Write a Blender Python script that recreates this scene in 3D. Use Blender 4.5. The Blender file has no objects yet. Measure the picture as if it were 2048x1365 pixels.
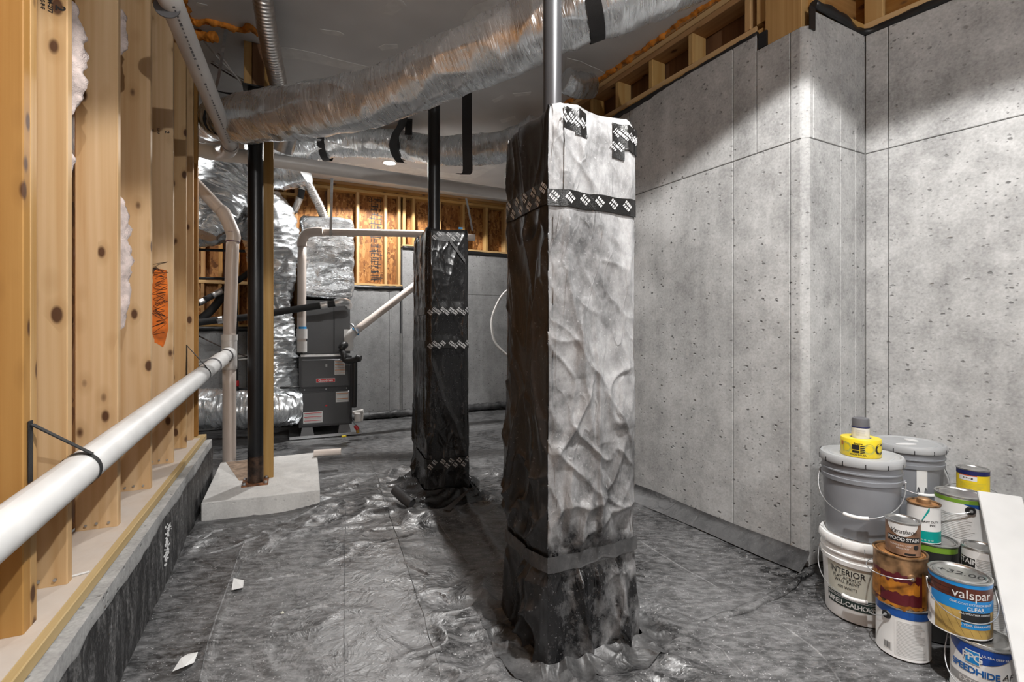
import bpy, bmesh, math, random
import numpy as np
from mathutils import Vector, Matrix, noise

random.seed(7)
sc = bpy.context.scene
COL = sc.collection

# ------------------------------------------------------------------ camera, world, lights, exposure
F, CX, HY, H = 967.0, 1024.0, 665.0, 1.22          # focal length in px of the 2048 wide frame, horizon row, eye height
CEIL = 3.30
cam = bpy.data.cameras.new('camera'); cam_o = bpy.data.objects.new('camera', cam); COL.objects.link(cam_o)
cam.sensor_width = 36.0; cam.lens = 36.0 * F / 2048.0
cam.shift_y = -(682.5 - HY) / 2048.0
cam.clip_start = 0.05
cam_o.location = (0, 0, H); cam_o.rotation_euler = (math.radians(90), 0, 0)
sc.camera = cam_o

sc.view_settings.view_transform = 'Standard'
sc.view_settings.look = 'None'
sc.view_settings.exposure = 0.15
sc.view_settings.gamma = 1.0
sc.view_settings.use_curve_mapping = False

world = bpy.data.worlds.new('world'); sc.world = world; world.use_nodes = True
world.node_tree.nodes['Background'].inputs[0].default_value = (0.5, 0.5, 0.52, 1)
world.node_tree.nodes['Background'].inputs[1].default_value = 0.05

LAMPS = [   # x, y, watts, cone (deg) of each recessed ceiling lamp
    (0.78, 1.00, 430, 136),
    (-1.50, 5.93, 330, 152),
    (0.3, 4.9, 150, 150),
    (-3.6, 4.6, 80, 160),
]

FILL_BULBS = [(-0.45, -1.1, 190), (1.5, -1.6, 170)]      # unseen bulbs added behind the viewer to brighten the ceiling and upper studs
sc.cycles.max_bounces = 6; sc.cycles.diffuse_bounces = 3; sc.cycles.caustics_reflective = False; sc.cycles.caustics_refractive = False; sc.cycles.glossy_bounces = 3

# ------------------------------------------------------------------ helpers
def P(x, y, Y):
    return Vector(((x - CX) / F * Y, Y, H - (y - HY) / F * Y))
def G(x, y, Z=0.0):
    return P(x, y, (H - Z) * F / (y - HY))
def meet(p0, d, x):
    """distance t along the plan line p0 + t d at which it is seen in column x"""
    k = (x - CX) / F
    return (k * p0[1] - p0[0]) / (d[0] - k * d[1])
WORLD = {}
I4 = Matrix.Identity(4)

def reg(o, M, parent=None):
    COL.objects.link(o)
    o.matrix_basis = M
    WORLD[o.name] = M.copy()
    if parent is not None:
        o.parent = parent
        o.matrix_parent_inverse = WORLD[parent.name].inverted()
    return o
def tag(o, label=None, cat=None, group=None, kind=None):
    if label: o['label'] = label
    if cat: o['category'] = cat
    if group: o['group'] = group
    if kind: o['kind'] = kind
    return o
def thing(name, label, cat, loc=(0, 0, 0), group=None):
    o = bpy.data.objects.new(name, None); o.empty_display_size = 0.05
    reg(o, Matrix.Translation(Vector(loc)))
    return tag(o, label, cat, group)
def obj(name, me, mat=None, parent=None, M=I4):
    if mat is not None:
        me.materials.clear(); me.materials.append(mat)
    o = bpy.data.objects.new(name, me)
    return reg(o, M, parent)

def mesh(name, V, Fc, uv=None, smooth=False):
    me = bpy.data.meshes.new(name)
    me.from_pydata([tuple(v) for v in V], [], Fc)
    if uv is not None:
        lay = me.uv_layers.new(name='UVMap')
        idx = np.empty(len(me.loops), dtype=np.int32); me.loops.foreach_get('vertex_index', idx)
        uvp = np.asarray(uv, dtype=np.float32)[idx]
        lay.data.foreach_set('uv', uvp.ravel())
    if smooth:
        me.polygons.foreach_set('use_smooth', [True] * len(me.polygons))
    me.update()
    return me

class MB:
    def __init__(s): s.V = []; s.F = []
    def add(s, V, Fc):
        b = len(s.V); s.V += [Vector(v) for v in V]; s.F += [tuple(i + b for i in f) for f in Fc]; return s
    def box(s, c, ax, ay, az, sx, sy, sz):
        c, ax, ay, az = Vector(c), Vector(ax), Vector(ay), Vector(az)
        V = [c + ax * (sx / 2 * i) + ay * (sy / 2 * j) + az * (sz / 2 * k) for k in (-1, 1) for j in (-1, 1) for i in (-1, 1)]
        return s.add(V, [(0, 2, 3, 1), (4, 5, 7, 6), (0, 1, 5, 4), (2, 6, 7, 3), (0, 4, 6, 2), (1, 3, 7, 5)])
    def quad(s, a, b, c, d): return s.add([a, b, c, d], [(0, 1, 2, 3)])
    def cyl(s, p0, p1, r0, r1=None, n=16):
        r1 = r0 if r1 is None else r1
        p0, p1 = Vector(p0), Vector(p1); d = (p1 - p0).normalized()
        u = d.orthogonal().normalized(); v = d.cross(u)
        V = []
        for p, r in ((p0, r0), (p1, r1)):
            for i in range(n):
                a = 2 * math.pi * i / n
                V.append(p + u * (r * math.cos(a)) + v * (r * math.sin(a)))
        Fc = [(i, (i + 1) % n, n + (i + 1) % n, n + i) for i in range(n)]
        Fc += [tuple(range(n - 1, -1, -1)), tuple(range(n, 2 * n))]
        return s.add(V, Fc)
    def prism(s, poly, z0, z1):
        n = len(poly)
        V = [(p[0], p[1], z0) for p in poly] + [(p[0], p[1], z1) for p in poly]
        Fc = [(i, (i + 1) % n, n + (i + 1) % n, n + i) for i in range(n)]
        return s.add(V, Fc + [tuple(range(n - 1, -1, -1)), tuple(range(n, 2 * n))])
    def me(s, name='m', smooth=False): return mesh(name, s.V, s.F, None, smooth)

def fix(me, angle=None):
    bm = bmesh.new(); bm.from_mesh(me); bmesh.ops.recalc_face_normals(bm, faces=bm.faces); bm.to_mesh(me); bm.free()
    if angle is not None:
        me.polygons.foreach_set('use_smooth', [True] * len(me.polygons))
        try: me.set_sharp_from_angle(angle=math.radians(angle))
        except Exception: pass
    return me

def catmull(pts, n):
    """n points evenly spread along a smooth curve through pts (tuples of any length)"""
    A = np.array(pts, dtype=float); m = len(A)
    if m == 2:
        t = np.linspace(0, 1, n)[:, None]; return A[0] * (1 - t) + A[1] * t
    B = np.vstack([2 * A[0] - A[1], A, 2 * A[-1] - A[-2]]); out = []
    for i in range(m - 1):
        p0, p1, p2, p3 = B[i], B[i + 1], B[i + 2], B[i + 3]
        for t in np.linspace(0, 1, 24, endpoint=False):
            out.append(0.5 * ((2 * p1) + (-p0 + p2) * t + (2 * p0 - 5 * p1 + 4 * p2 - p3) * t * t + (-p0 + 3 * p1 - 3 * p2 + p3) * t ** 3))
    out.append(A[-1]); out = np.array(out)
    L = np.concatenate([[0], np.cumsum(np.linalg.norm(np.diff(out[:, :3], axis=0), axis=1))])
    q = np.linspace(0, L[-1], n)
    return np.stack([np.interp(q, L, out[:, k]) for k in range(out.shape[1])], axis=1)

def tube(pts, r, n=24, m=16, disp=None, caps=True, smooth=True, squash=1.0):
    """pts: (x,y,z) or (x,y,z,r).  disp(s, a) gives an extra radius at length s and angle a"""
    C = catmull([tuple(p) for p in pts], n)
    has_r = C.shape[1] > 3
    c = [Vector(p[:3]) for p in C]
    T = [(c[min(i + 1, n - 1)] - c[max(i - 1, 0)]).normalized() for i in range(n)]
    ref = Vector((0, 0, 1)) if abs(T[0].z) < 0.9 else Vector((1, 0, 0))
    u = (ref - T[0] * ref.dot(T[0])).normalized()
    V, UV, s = [], [], 0.0
    for i in range(n):
        if i: s += (c[i] - c[i - 1]).length
        u = (u - T[i] * u.dot(T[i])).normalized(); v = T[i].cross(u)
        rr = C[i][3] if has_r else r
        for j in range(m + 1):
            a = 2 * math.pi * j / m
            q = rr + (disp(s, a, rr) if disp else 0.0)
            V.append(c[i] + u * (q * squash * math.cos(a)) + v * (q * math.sin(a)))
            UV.append((s, a * rr))
    Fc = [(i * (m + 1) + j, i * (m + 1) + j + 1, (i + 1) * (m + 1) + j + 1, (i + 1) * (m + 1) + j) for i in range(n - 1) for j in range(m)]
    if caps:
        Fc.append(tuple(range(m - 1, -1, -1))); Fc.append(tuple((n - 1) * (m + 1) + j for j in range(m)))
    me = mesh('tube', V, Fc, UV, smooth)
    if caps:
        me.polygons[len(Fc) - 1].use_smooth = False; me.polygons[len(Fc) - 2].use_smooth = False
    return me

def lathe(prof, c=(0, 0, 0), n=48, smooth=True, angle=35):
    V, Fc, k = [], [], len(prof)
    for r, z in prof:
        for j in range(n):
            a = 2 * math.pi * j / n
            V.append((c[0] + r * math.cos(a), c[1] + r * math.sin(a), c[2] + z))
    for i in range(k - 1):
        for j in range(n):
            Fc.append((i * n + j, i * n + (j + 1) % n, (i + 1) * n + (j + 1) % n, (i + 1) * n + j))
    me = mesh('lathe', V, Fc)
    bm = bmesh.new(); bm.from_mesh(me); bmesh.ops.remove_doubles(bm, verts=bm.verts, dist=1e-6)
    bmesh.ops.recalc_face_normals(bm, faces=bm.faces); bm.to_mesh(me); bm.free()
    me.polygons.foreach_set('use_smooth', [True] * len(me.polygons))
    me.set_sharp_from_angle(angle=math.radians(angle))
    return me

def text_data(body, size=1.0, bold=0.0, shear=0.0, align='CENTER', space=1.0):
    cu = bpy.data.curves.new('t', 'FONT'); cu.body = body; cu.size = size; cu.offset = bold * size; cu.shear = shear
    cu.align_x = align; cu.align_y = 'CENTER'; cu.space_character = space; cu.resolution_u = 3
    o = bpy.data.objects.new('t', cu); COL.objects.link(o)
    dg = bpy.context.evaluated_depsgraph_get(); dg.update()
    me = bpy.data.meshes.new_from_object(o.evaluated_get(dg))
    V = [v.co.copy() for v in me.vertices]; Fc = [tuple(p.vertices) for p in me.polygons]
    bpy.data.objects.remove(o); bpy.data.curves.remove(cu); bpy.data.meshes.remove(me)
    return V, Fc
def flat_text(body, size, o, ux, uy, mb=None, **k):
    V, Fc = text_data(body, size, **k); o, ux, uy = Vector(o), Vector(ux), Vector(uy)
    mb = mb or MB(); mb.add([o + ux * v.x + uy * v.y for v in V], Fc); return mb

# ------------------------------------------------------------------ materials
class NT:
    def __init__(s, name):
        s.m = bpy.data.materials.new(name); s.m.use_nodes = True
        s.t = s.m.node_tree; s.t.nodes.clear()
        s.out = s.t.nodes.new('ShaderNodeOutputMaterial'); s.b = s.t.nodes.new('ShaderNodeBsdfPrincipled')
        s.t.links.new(s.b.outputs[0], s.out.inputs[0])
    def n(s, typ, **k):
        nd = s.t.nodes.new('ShaderNode' + typ)
        for a, v in k.items():
            if a.startswith('_'): setattr(nd, a[1:], v)
        for a, v in k.items():
            if a.startswith('_'): continue
            i = int(a[1:]) if a[0] == 'i' and a[1:].isdigit() else a.replace('__', ' ')
            s.set(nd.inputs[i], v)
        return nd
    def set(s, sock, v):
        if isinstance(v, bpy.types.NodeSocket): s.t.links.new(v, sock)
        elif isinstance(v, bpy.types.Node): s.t.links.new(v.outputs[0], sock)
        else:
            if hasattr(sock, 'default_value'):
                if sock.type == 'RGBA' and len(v) == 3: v = (*v, 1)
                sock.default_value = v
    def bs(s, **k):
        for a, v in k.items(): s.set(s.b.inputs[a.replace('__', ' ')], v)
        return s
    def co(s, kind='Object', scale=(1, 1, 1), rot=(0, 0, 0), loc=None):
        tc = s.n('TexCoord'); mp = s.n('Mapping', Vector=tc.outputs[kind], Scale=scale, Rotation=rot)
        if loc is not None: s.set(mp.inputs['Location'], loc)
        return mp.outputs[0]
    def noise(s, v, scale, detail=4, rough=0.55, dist=0.0):
        return s.n('TexNoise', Vector=v, Scale=scale, Detail=detail, Roughness=rough, Distortion=dist).outputs[0]
    def ramp(s, f, stops, mode='LINEAR'):
        r = s.n('ValToRGB', Fac=f); r.color_ramp.interpolation = mode
        e = r.color_ramp.elements
        while len(e) < len(stops): e.new(0.5)
        for k, (p, c) in zip(e, stops):
            k.position = p; k.color = (*c, 1) if len(c) == 3 else c
        return r.outputs[0]
    def fr(s, f, a, b, c=0.0, d=1.0):
        return s.n('MapRange', Value=f, From__Min=a, From__Max=b, To__Min=c, To__Max=d).outputs[0]
    def math(s, op, a, b=0.0):
        return s.n('Math', _operation=op, i0=a, i1=b).outputs[0]
    def mix(s, f, a, b):
        nd = s.n('Mix', _data_type='RGBA'); s.set(nd.inputs[0], f); s.set(nd.inputs[6], a); s.set(nd.inputs[7], b); return nd.outputs[2]
    def bump(s, h, strength=0.3, dist=0.01, normal=None):
        nd = s.n('Bump', Height=h, Strength=strength, Distance=dist)
        if normal is not None: s.set(nd.inputs['Normal'], normal)
        return nd.outputs[0]

def plain(name, col, rough=0.5, metal=0.0, var=0.06, spec=0.5, scale=6, coat=0.0, bump=0.0):
    k = NT(name); v = k.co('Object')
    f = k.fr(k.noise(v, scale, 2), 0.3, 0.7)
    lo = tuple(max(c * (1 - var * 2), 0) for c in col); hi = tuple(min(c * (1 + var), 1) for c in col)
    k.bs(Base__Color=k.mix(f, lo, hi), Roughness=rough, Metallic=metal, Specular__IOR__Level=spec, Coat__Weight=coat)
    if bump: k.bs(Normal=k.bump(k.noise(v, scale * 12, 2), bump, 0.004))
    return k.m

def wood_mat(name, light, dark, rough=0.62, grain=1.0, knots=True, dust=0.0):
    k = NT(name)
    tc = k.n('TexCoord'); oi = k.n('ObjectInfo')
    off = k.n('CombineXYZ', X=k.math('MULTIPLY', oi.outputs['Random'], 37.0), Y=k.math('MULTIPLY', oi.outputs['Random'], 91.0), Z=k.math('MULTIPLY', oi.outputs['Random'], 53.0))
    base = k.n('VectorMath', _operation='ADD', i0=tc.outputs['Object'], i1=off.outputs[0]).outputs[0]
    g = k.n('Mapping', Vector=base, Scale=(14, 14, 0.55)).outputs[0]
    wob = k.noise(g, 1.0, 3, 0.5)
    fine = k.noise(k.n('Mapping', Vector=base, Scale=(120, 120, 2.2)).outputs[0], 1.0, 3, 0.6)
    wv = k.n('TexWave', _wave_type='BANDS', _bands_direction='X', Vector=k.n('Mapping', Vector=base, Scale=(5, 4, 0.30)).outputs[0], Scale=1.3, Distortion=14.0, Detail=1.0, Detail__Scale=1.2).outputs[1]
    f = k.math('ADD', k.math('MULTIPLY', k.fr(wob, 0.3, 0.7), 0.45), k.math('ADD', k.math('MULTIPLY', wv, 0.13 * grain), k.math('MULTIPLY', fine, 0.30 * grain)))
    c = k.ramp(f, [(0.15, light), (0.48, tuple((a + b) / 2 for a, b in zip(light, dark))), (0.75, dark)])
    tint = k.fr(oi.outputs['Random'], 0, 1, 0.86, 1.1)
    c = k.n('HueSaturation', Hue=0.5, Saturation=k.fr(oi.outputs['Random'], 0, 1, 1.08, 0.88), Value=tint, Color=c).outputs[0]
    if knots:
        vo = k.n('TexVoronoi', Vector=k.n('Mapping', Vector=base, Scale=(13, 13, 7.0)).outputs[0], Scale=1.0, Randomness=1.0)
        pick = k.math('GREATER_THAN', k.n('SeparateColor', Color=vo.outputs['Color']).outputs[0], 0.50)
        kn = k.math('MULTIPLY', k.fr(vo.outputs['Distance'], 0.23, 0.15), pick)
        halo = k.math('MULTIPLY', k.fr(vo.outputs['Distance'], 0.46, 0.14, 0, 0.45), pick)
        c = k.mix(halo, c, tuple(x * 0.7 for x in dark))
        c = k.mix(kn, c, (0.10, 0.045, 0.02))
    if dust:
        c = k.mix(k.fr(k.noise(k.co('Object', (1, 1, 1)), 9, 5), 0.3, 0.7, dust * 0.5, dust), c, (0.62, 0.57, 0.52))
    k.bs(Base__Color=c, Roughness=rough, Specular__IOR__Level=0.3, Normal=k.bump(fine, 0.12, 0.002))
    return k.m

def concrete_mat(name, lo, hi, holes=1.0, dark=0.0):
    k = NT(name); v = k.co('Object')
    big = k.noise(v, 1.3, 3, 0.6); med = k.noise(v, 9, 4, 0.7); fine = k.noise(v, 75, 1, 0.6)
    streak = k.noise(k.co('Object', (9, 9, 0.5)), 1.0, 2, 0.6)
    f = k.math('ADD', k.math('MULTIPLY', big, 0.42), k.math('ADD', k.math('MULTIPLY', med, 0.33), k.math('ADD', k.math('MULTIPLY', fine, 0.18), k.math('MULTIPLY', streak, 0.15))))
    c = k.ramp(f, [(0.40, lo), (0.66, hi)])
    warm = c
    def pits(scale, thr, r0, stretch):
        vo = k.n('TexVoronoi', Vector=k.co('Object', stretch), Scale=scale)
        p = k.math('GREATER_THAN', k.n('SeparateColor', Color=vo.outputs['Color']).outputs[0], thr)
        d = k.math('ADD', vo.outputs['Distance'], k.math('MULTIPLY', k.math('SUBTRACT', fine, 0.5), 0.25))
        return k.math('MULTIPLY', k.fr(d, r0, r0 * 0.45), p)
    clus = k.fr(big, 0.44, 0.6)
    pit = k.math('MULTIPLY', k.math('MAXIMUM', pits(22, 0.72, 0.24, (1, 1, 1.5)), pits(48, 0.74, 0.28, (1, 1, 1.4))), k.fr(clus, 0, 1, 0.35, 1.0))
    pit = k.math('MULTIPLY', pit, holes)
    c = k.mix(k.math('MULTIPLY', pit, 0.75), warm, tuple(x * 0.25 for x in lo))
    h = k.math('SUBTRACT', k.math('MULTIPLY', k.noise(v, 28, 3, 0.7), 0.6), k.math('MULTIPLY', pits(22, 0.72, 0.24, (1, 1, 1.5)), 1.4 * holes))
    k.bs(Base__Color=c, Roughness=0.9, Specular__IOR__Level=0.2, Normal=k.bump(h, 0.55, 0.006))
    return k.m

def foil_mat(name, kind='duct', tone=0.72):
    k = NT(name)
    uv = kind == 'duct'
    v = k.co('UV', (1, 1, 1)) if uv else k.co('Object')
    sx = (38, 6, 1) if uv else (9, 9, 26)
    cr = k.noise(k.co('UV' if uv else 'Object', sx), 1.0, 3, 0.66, 0.6)
    cr2 = k.noise(k.co('UV' if uv else 'Object', (7, 5, 1) if uv else (5, 5, 8)), 1.0, 2, 0.5, 1.2)
    h = k.math('ADD', k.math('MULTIPLY', cr, 0.8), k.math('MULTIPLY', cr2, 0.9))
    c = k.mix(k.fr(cr2, 0.3, 0.7), (tone * 0.84, tone * 0.88, tone * 0.91), (tone * 0.97, tone, tone * 1.03))
    k.bs(Base__Color=c, Metallic=0.76 if uv else 0.85, Roughness=k.fr(cr, 0.3, 0.7, 0.22, 0.36), Normal=k.bump(h, 0.75, 0.0095 if uv else 0.018))
    return k.m

def poly_mat(name, base=0.012, dust=0.55, dcol=0.34, sx=(3, 3, 1.2), rough=0.27, floor=False, zrange=None):
    """black polyethylene film under cement dust"""
    k = NT(name); v = k.co('Object')
    big = k.noise(v, 1.5 if floor else 2.2, 4, 0.65, 0.4)
    sm = k.noise(k.co('Object', (0.42, 1, 1), (0, 0, -0.5)) if floor else k.co('Object', (1, 1, 0.7)), 34 if floor else 13, 5, 0.8)
    speck = k.noise(v, 110, 2, 0.5)
    wr = k.noise(k.co('Object', sx, (0, 0, 0.43)), 2.2, 4, 0.6, 0.8)
    lines = k.fr(k.math('ABSOLUTE', k.math('SUBTRACT', k.noise(k.co('Object', tuple(a * 1.3 for a in sx), (0.3, 0.2, 0.43)), 1.7, 2, 0.5, 0.6), 0.5)), 0.0, 0.035, 1.0, 0.0)
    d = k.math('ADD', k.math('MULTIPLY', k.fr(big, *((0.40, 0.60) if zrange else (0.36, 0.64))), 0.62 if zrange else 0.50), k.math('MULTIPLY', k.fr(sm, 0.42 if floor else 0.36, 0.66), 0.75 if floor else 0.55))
    if zrange:      # dust mix grows with height, darker towards the bottom
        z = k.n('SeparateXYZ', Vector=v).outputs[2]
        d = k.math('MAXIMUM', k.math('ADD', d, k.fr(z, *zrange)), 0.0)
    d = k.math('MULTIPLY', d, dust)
    spots = k.math('MULTIPLY', k.fr(speck, 0.66, 0.72), 0.9 if floor else 0.3)
    d = k.math('MINIMUM', k.math('ADD', d, spots), 0.95)
    c = k.mix(d, (base, base, base * 1.08), (dcol, dcol, dcol * 1.01))
    h = k.math('ADD', k.math('MULTIPLY', wr, 0.8), k.math('MULTIPLY', lines, 0.04 if floor else 0.12))
    k.bs(Base__Color=c, Roughness=k.fr(d, 0.0, 0.7, rough, 0.66), Specular__IOR__Level=0.55, Normal=k.bump(h, 0.6, 0.02))
    return k.m

def osb_mat():
    k = NT('osb'); cs = []
    for i, (rx, sc_) in enumerate((((0.2, 0.3, 0.5), 1.0), ((0.5, 0.1, 1.6), 1.2), ((0.1, 0.7, 2.5), 0.9))):
        vo = k.n('TexVoronoi', Vector=k.co('Object', (26 * sc_, 26 * sc_, 8 * sc_), rx), Scale=1.0)
        cs.append(k.n('SeparateColor', Color=vo.outputs['Color']).outputs[0])
    sel = k.noise(k.co('Object'), 14, 2)
    f = k.mix(k.math('GREATER_THAN', sel, 0.5), cs[0], cs[1]); f = k.mix(k.math('GREATER_THAN', k.noise(k.co('Object', (1, 1, 1), (0, 0, 1)), 11, 2), 0.53), f, cs[2])
    grain = k.noise(k.co('Object', (60, 60, 9), (0.3, 0.2, 0)), 1, 3)
    ff = k.math('ADD', k.math('MULTIPLY', k.n('RGBToBW', Color=f).outputs[0], 0.7), k.math('MULTIPLY', grain, 0.3))
    c = k.ramp(ff, [(0.1, (0.12, 0.045, 0.013)), (0.45, (0.30, 0.125, 0.035)), (0.75, (0.44, 0.21, 0.065)), (0.95, (0.56, 0.32, 0.13))])
    k.bs(Base__Color=c, Roughness=0.6, Specular__IOR__Level=0.3, Normal=k.bump(ff, 0.2, 0.003))
    return k.m

def emit(name, col, s):
    k = NT(name); k.bs(Base__Color=col, Emission__Color=col, Emission__Strength=s); k.m.cycles.emission_sampling = 'NONE'; return k.m

M = {}
M['stud'] = wood_mat('spruce_stud', (0.66, 0.45, 0.24), (0.50, 0.28, 0.10))
M['stud_amber'] = wood_mat('amber_stud', (0.52, 0.29, 0.10), (0.36, 0.17, 0.045))
M['dark_stud'] = wood_mat('framing_lumber', (0.44, 0.24, 0.085), (0.29, 0.13, 0.035))
M['frame'] = wood_mat('pale_framing', (0.62, 0.42, 0.19), (0.47, 0.26, 0.085), knots=False)
M['brown_wood'] = wood_mat('dark_brown_lumber', (0.20, 0.095, 0.035), (0.10, 0.042, 0.015), knots=False)
M['treated'] = wood_mat('treated_post', (0.54, 0.35, 0.15), (0.38, 0.21, 0.07), grain=1.4, knots=False)
M['sill'] = wood_mat('dusty_sill', (0.60, 0.46, 0.25), (0.48, 0.33, 0.14), knots=False, dust=0.0)
M['sill_dust'] = wood_mat('pale_dust', (0.66, 0.55, 0.45), (0.56, 0.44, 0.34), knots=False, dust=0.75)
M['osb'] = osb_mat()
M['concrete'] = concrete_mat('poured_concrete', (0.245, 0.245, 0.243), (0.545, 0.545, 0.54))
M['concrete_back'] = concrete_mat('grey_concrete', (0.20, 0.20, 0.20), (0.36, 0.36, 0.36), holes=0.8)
M['joint'] = concrete_mat('joint_concrete', (0.16, 0.16, 0.155), (0.30, 0.30, 0.29))  # darker concrete core seen in the panel gaps
M['pad'] = concrete_mat('dusty_pad', (0.52, 0.51, 0.495), (0.76, 0.745, 0.72), holes=0.3)
M['ceil'] = plain('drywall', (0.80, 0.80, 0.80), 0.85, var=0.05, spec=0.2, scale=2)
M['mud'] = plain('joint_compound', (0.90, 0.90, 0.89), 0.9, var=0.05, spec=0.15, scale=12)
M['foil'] = foil_mat('foil_duct_jacket', 'duct', 0.78)
M['foil_box'] = foil_mat('foil_wrap', 'box', 0.76)
M['foil_bright'] = plain('foil_tape', (0.8, 0.8, 0.8), 0.3, 1.0, bump=0.5, scale=14)
M['flex'] = plain('corrugated_foil', (0.70, 0.68, 0.66), 0.3, 1.0, scale=20)
M['pvc'] = plain('white_pvc', (0.76, 0.74, 0.72), 0.35, var=0.05, scale=5)
M['pvc_dusty'] = plain('dusty_white_pvc', (0.80, 0.80, 0.79), 0.45, var=0.06, scale=7)
M['pvc_cream'] = plain('cream_pvc', (0.74, 0.65, 0.59), 0.32, var=0.04, scale=4)
M['pvc_mark'] = plain('pipe_print', (0.18, 0.18, 0.19), 0.6)
M['purple'] = plain('purple_primer', (0.10, 0.02, 0.09), 0.5)
M['black'] = plain('black_plastic', (0.014, 0.014, 0.015), 0.4)
M['strap'] = plain('black_webbing', (0.018, 0.018, 0.019), 0.7, bump=0.3, scale=30)
M['rubber'] = plain('pipe_insulation', (0.025, 0.026, 0.028), 0.75, bump=0.2, scale=15)
M['steel_post'] = plain('painted_steel', (0.10, 0.10, 0.105), 0.28, 0.55, scale=4)
M['black_post'] = plain('black_painted_steel', (0.012, 0.012, 0.013), 0.33, 0.1, scale=4)
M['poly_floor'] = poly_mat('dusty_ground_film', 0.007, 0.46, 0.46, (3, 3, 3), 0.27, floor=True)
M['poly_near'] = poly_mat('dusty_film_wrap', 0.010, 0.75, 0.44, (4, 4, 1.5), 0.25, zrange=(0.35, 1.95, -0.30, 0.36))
M['poly_shaded'] = poly_mat('shaded_side_film', 0.008, 0.06, 0.30, (1.3, 1.3, 0.8), 0.28)  # darker copy of the wrap film for the pier's unlit left side
M['poly_far'] = poly_mat('clean_film_wrap', 0.007, 0.05, 0.20, (1.8, 1.8, 0.9), 0.2)
M['poly_skirt'] = poly_mat('dusty_skirt_film', 0.008, 0.38, 0.34, (3, 3, 3), 0.36)
M['crease'] = poly_mat('pale_fold', 0.012, 0.85, 0.44, (3, 3, 3), 0.25, floor=True)  # paler mix than the ground film around it
M['film_black'] = poly_mat('clean_black_film', 0.007, 0.05, 0.26, (4, 4, 4), 0.32)
M['poly'] = poly_mat('film_flap', 0.02, 0.42, 0.22, (2, 2, 2), 0.42)
M['film_roll'] = plain('grey_film_roll', (0.085, 0.085, 0.088), 0.4, scale=9)
M['tape_black'] = plain('black_seam_tape', (0.012, 0.012, 0.012), 0.22, scale=20, bump=0.4)
M['tape_print'] = plain('tape_print', (0.50, 0.50, 0.50), 0.5)
M['coating'] = None
M['orange_foam'] = plain('orange_foam', (0.72, 0.25, 0.025), 0.75, var=0.2, scale=25, bump=0.6)
M['batt'] = plain('fibreglass_batt', (0.74, 0.62, 0.58), 0.95, var=0.16, scale=22, bump=1.0)
M['furnace'] = plain('dark_grey_enamel', (0.055, 0.055, 0.058), 0.35, 0.3, scale=3)
M['furnace_lite'] = plain('grey_enamel', (0.085, 0.085, 0.088), 0.35, 0.3, scale=3)
M['riser'] = plain('grey_riser', (0.16, 0.16, 0.165), 0.5)
M['galv'] = plain('galvanised_steel', (0.55, 0.56, 0.57), 0.35, 0.9, scale=30)
M['white'] = plain('white_paint', (0.80, 0.80, 0.80), 0.5, var=0.03)
M['paper'] = plain('white_paper', (0.82, 0.82, 0.81), 0.8, var=0.03)
M['red'] = plain('red_print', (0.55, 0.02, 0.025), 0.4)
M['orange_print'] = plain('orange_print', (0.60, 0.20, 0.03), 0.5)
M['blue_tape'] = plain('blue_primer', (0.03, 0.28, 0.60), 0.5)
M['rust'] = plain('rust', (0.22, 0.085, 0.03), 0.7, var=0.4, scale=30)
M['tin'] = plain('tin_plate', (0.66, 0.66, 0.65), 0.28, 0.95, var=0.12, scale=18)
M['wire'] = plain('zinc_wire', (0.62, 0.63, 0.64), 0.35, 0.8)
M['grey_bucket'] = plain('grey_polyethylene', (0.235, 0.245, 0.265), 0.42, var=0.04)
M['grey_lid'] = plain('light_grey_lid', (0.42, 0.43, 0.44), 0.5, var=0.06)
M['white_bucket'] = plain('white_polyethylene', (0.82, 0.82, 0.81), 0.42, var=0.03)
M['ink'] = plain('black_ink', (0.015, 0.015, 0.015), 0.5)
M['cream'] = plain('cream_label', (0.62, 0.61, 0.52), 0.5)
M['green_dark'] = plain('dark_green_label', (0.022, 0.040, 0.034), 0.45)
M['wood_print'] = plain('weathered_print', (0.45, 0.44, 0.38), 0.5, var=0.25, scale=20)
M['yellow'] = plain('yellow_film', (0.86, 0.66, 0.03), 0.35, var=0.05)
M['yellow_dull'] = plain('yellow_label', (0.74, 0.55, 0.015), 0.4)
M['olive_print'] = plain('olive_print', (0.50, 0.48, 0.10), 0.5)
M['valspar_blue'] = plain('bright_blue_label', (0.012, 0.24, 0.62), 0.3)
M['ppg_blue'] = plain('deep_blue_label', (0.008, 0.055, 0.30), 0.3)
M['ppg_ink'] = plain('blue_ink', (0.006, 0.12, 0.42), 0.4)
M['brick_print'] = plain('brown_brick_label', (0.10, 0.026, 0.014), 0.35, var=0.25, scale=25)
M['deck_print'] = plain('golden_deck_label', (0.52, 0.35, 0.10), 0.35, var=0.2, scale=15)
M['band_blue'] = plain('blue_band', (0.01, 0.08, 0.34), 0.35)
M['label_white'] = plain('white_label', (0.72, 0.72, 0.71), 0.45, var=0.03)
M['label_grey'] = plain('small_print', (0.36, 0.36, 0.36), 0.5)
M['teal'] = plain('teal_label', (0.0, 0.34, 0.30), 0.4)
M['lime'] = plain('lime_band', (0.17, 0.32, 0.03), 0.4)
M['brown_label'] = plain('wood_grain_label', (0.24, 0.13, 0.075), 0.4, var=0.25, scale=22)
M['maroon'] = plain('maroon_label', (0.10, 0.008, 0.014), 0.35)
M['gold_leaf'] = plain('amber_label', (0.42, 0.16, 0.015), 0.35, var=0.3, scale=25)
M['rust_tin'] = plain('rusty_tin', (0.34, 0.20, 0.10), 0.45, 0.5, var=0.45, scale=22)
M['rust_lid'] = plain('rusty_lid', (0.42, 0.20, 0.07), 0.5, 0.4, var=0.35, scale=16)
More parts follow.
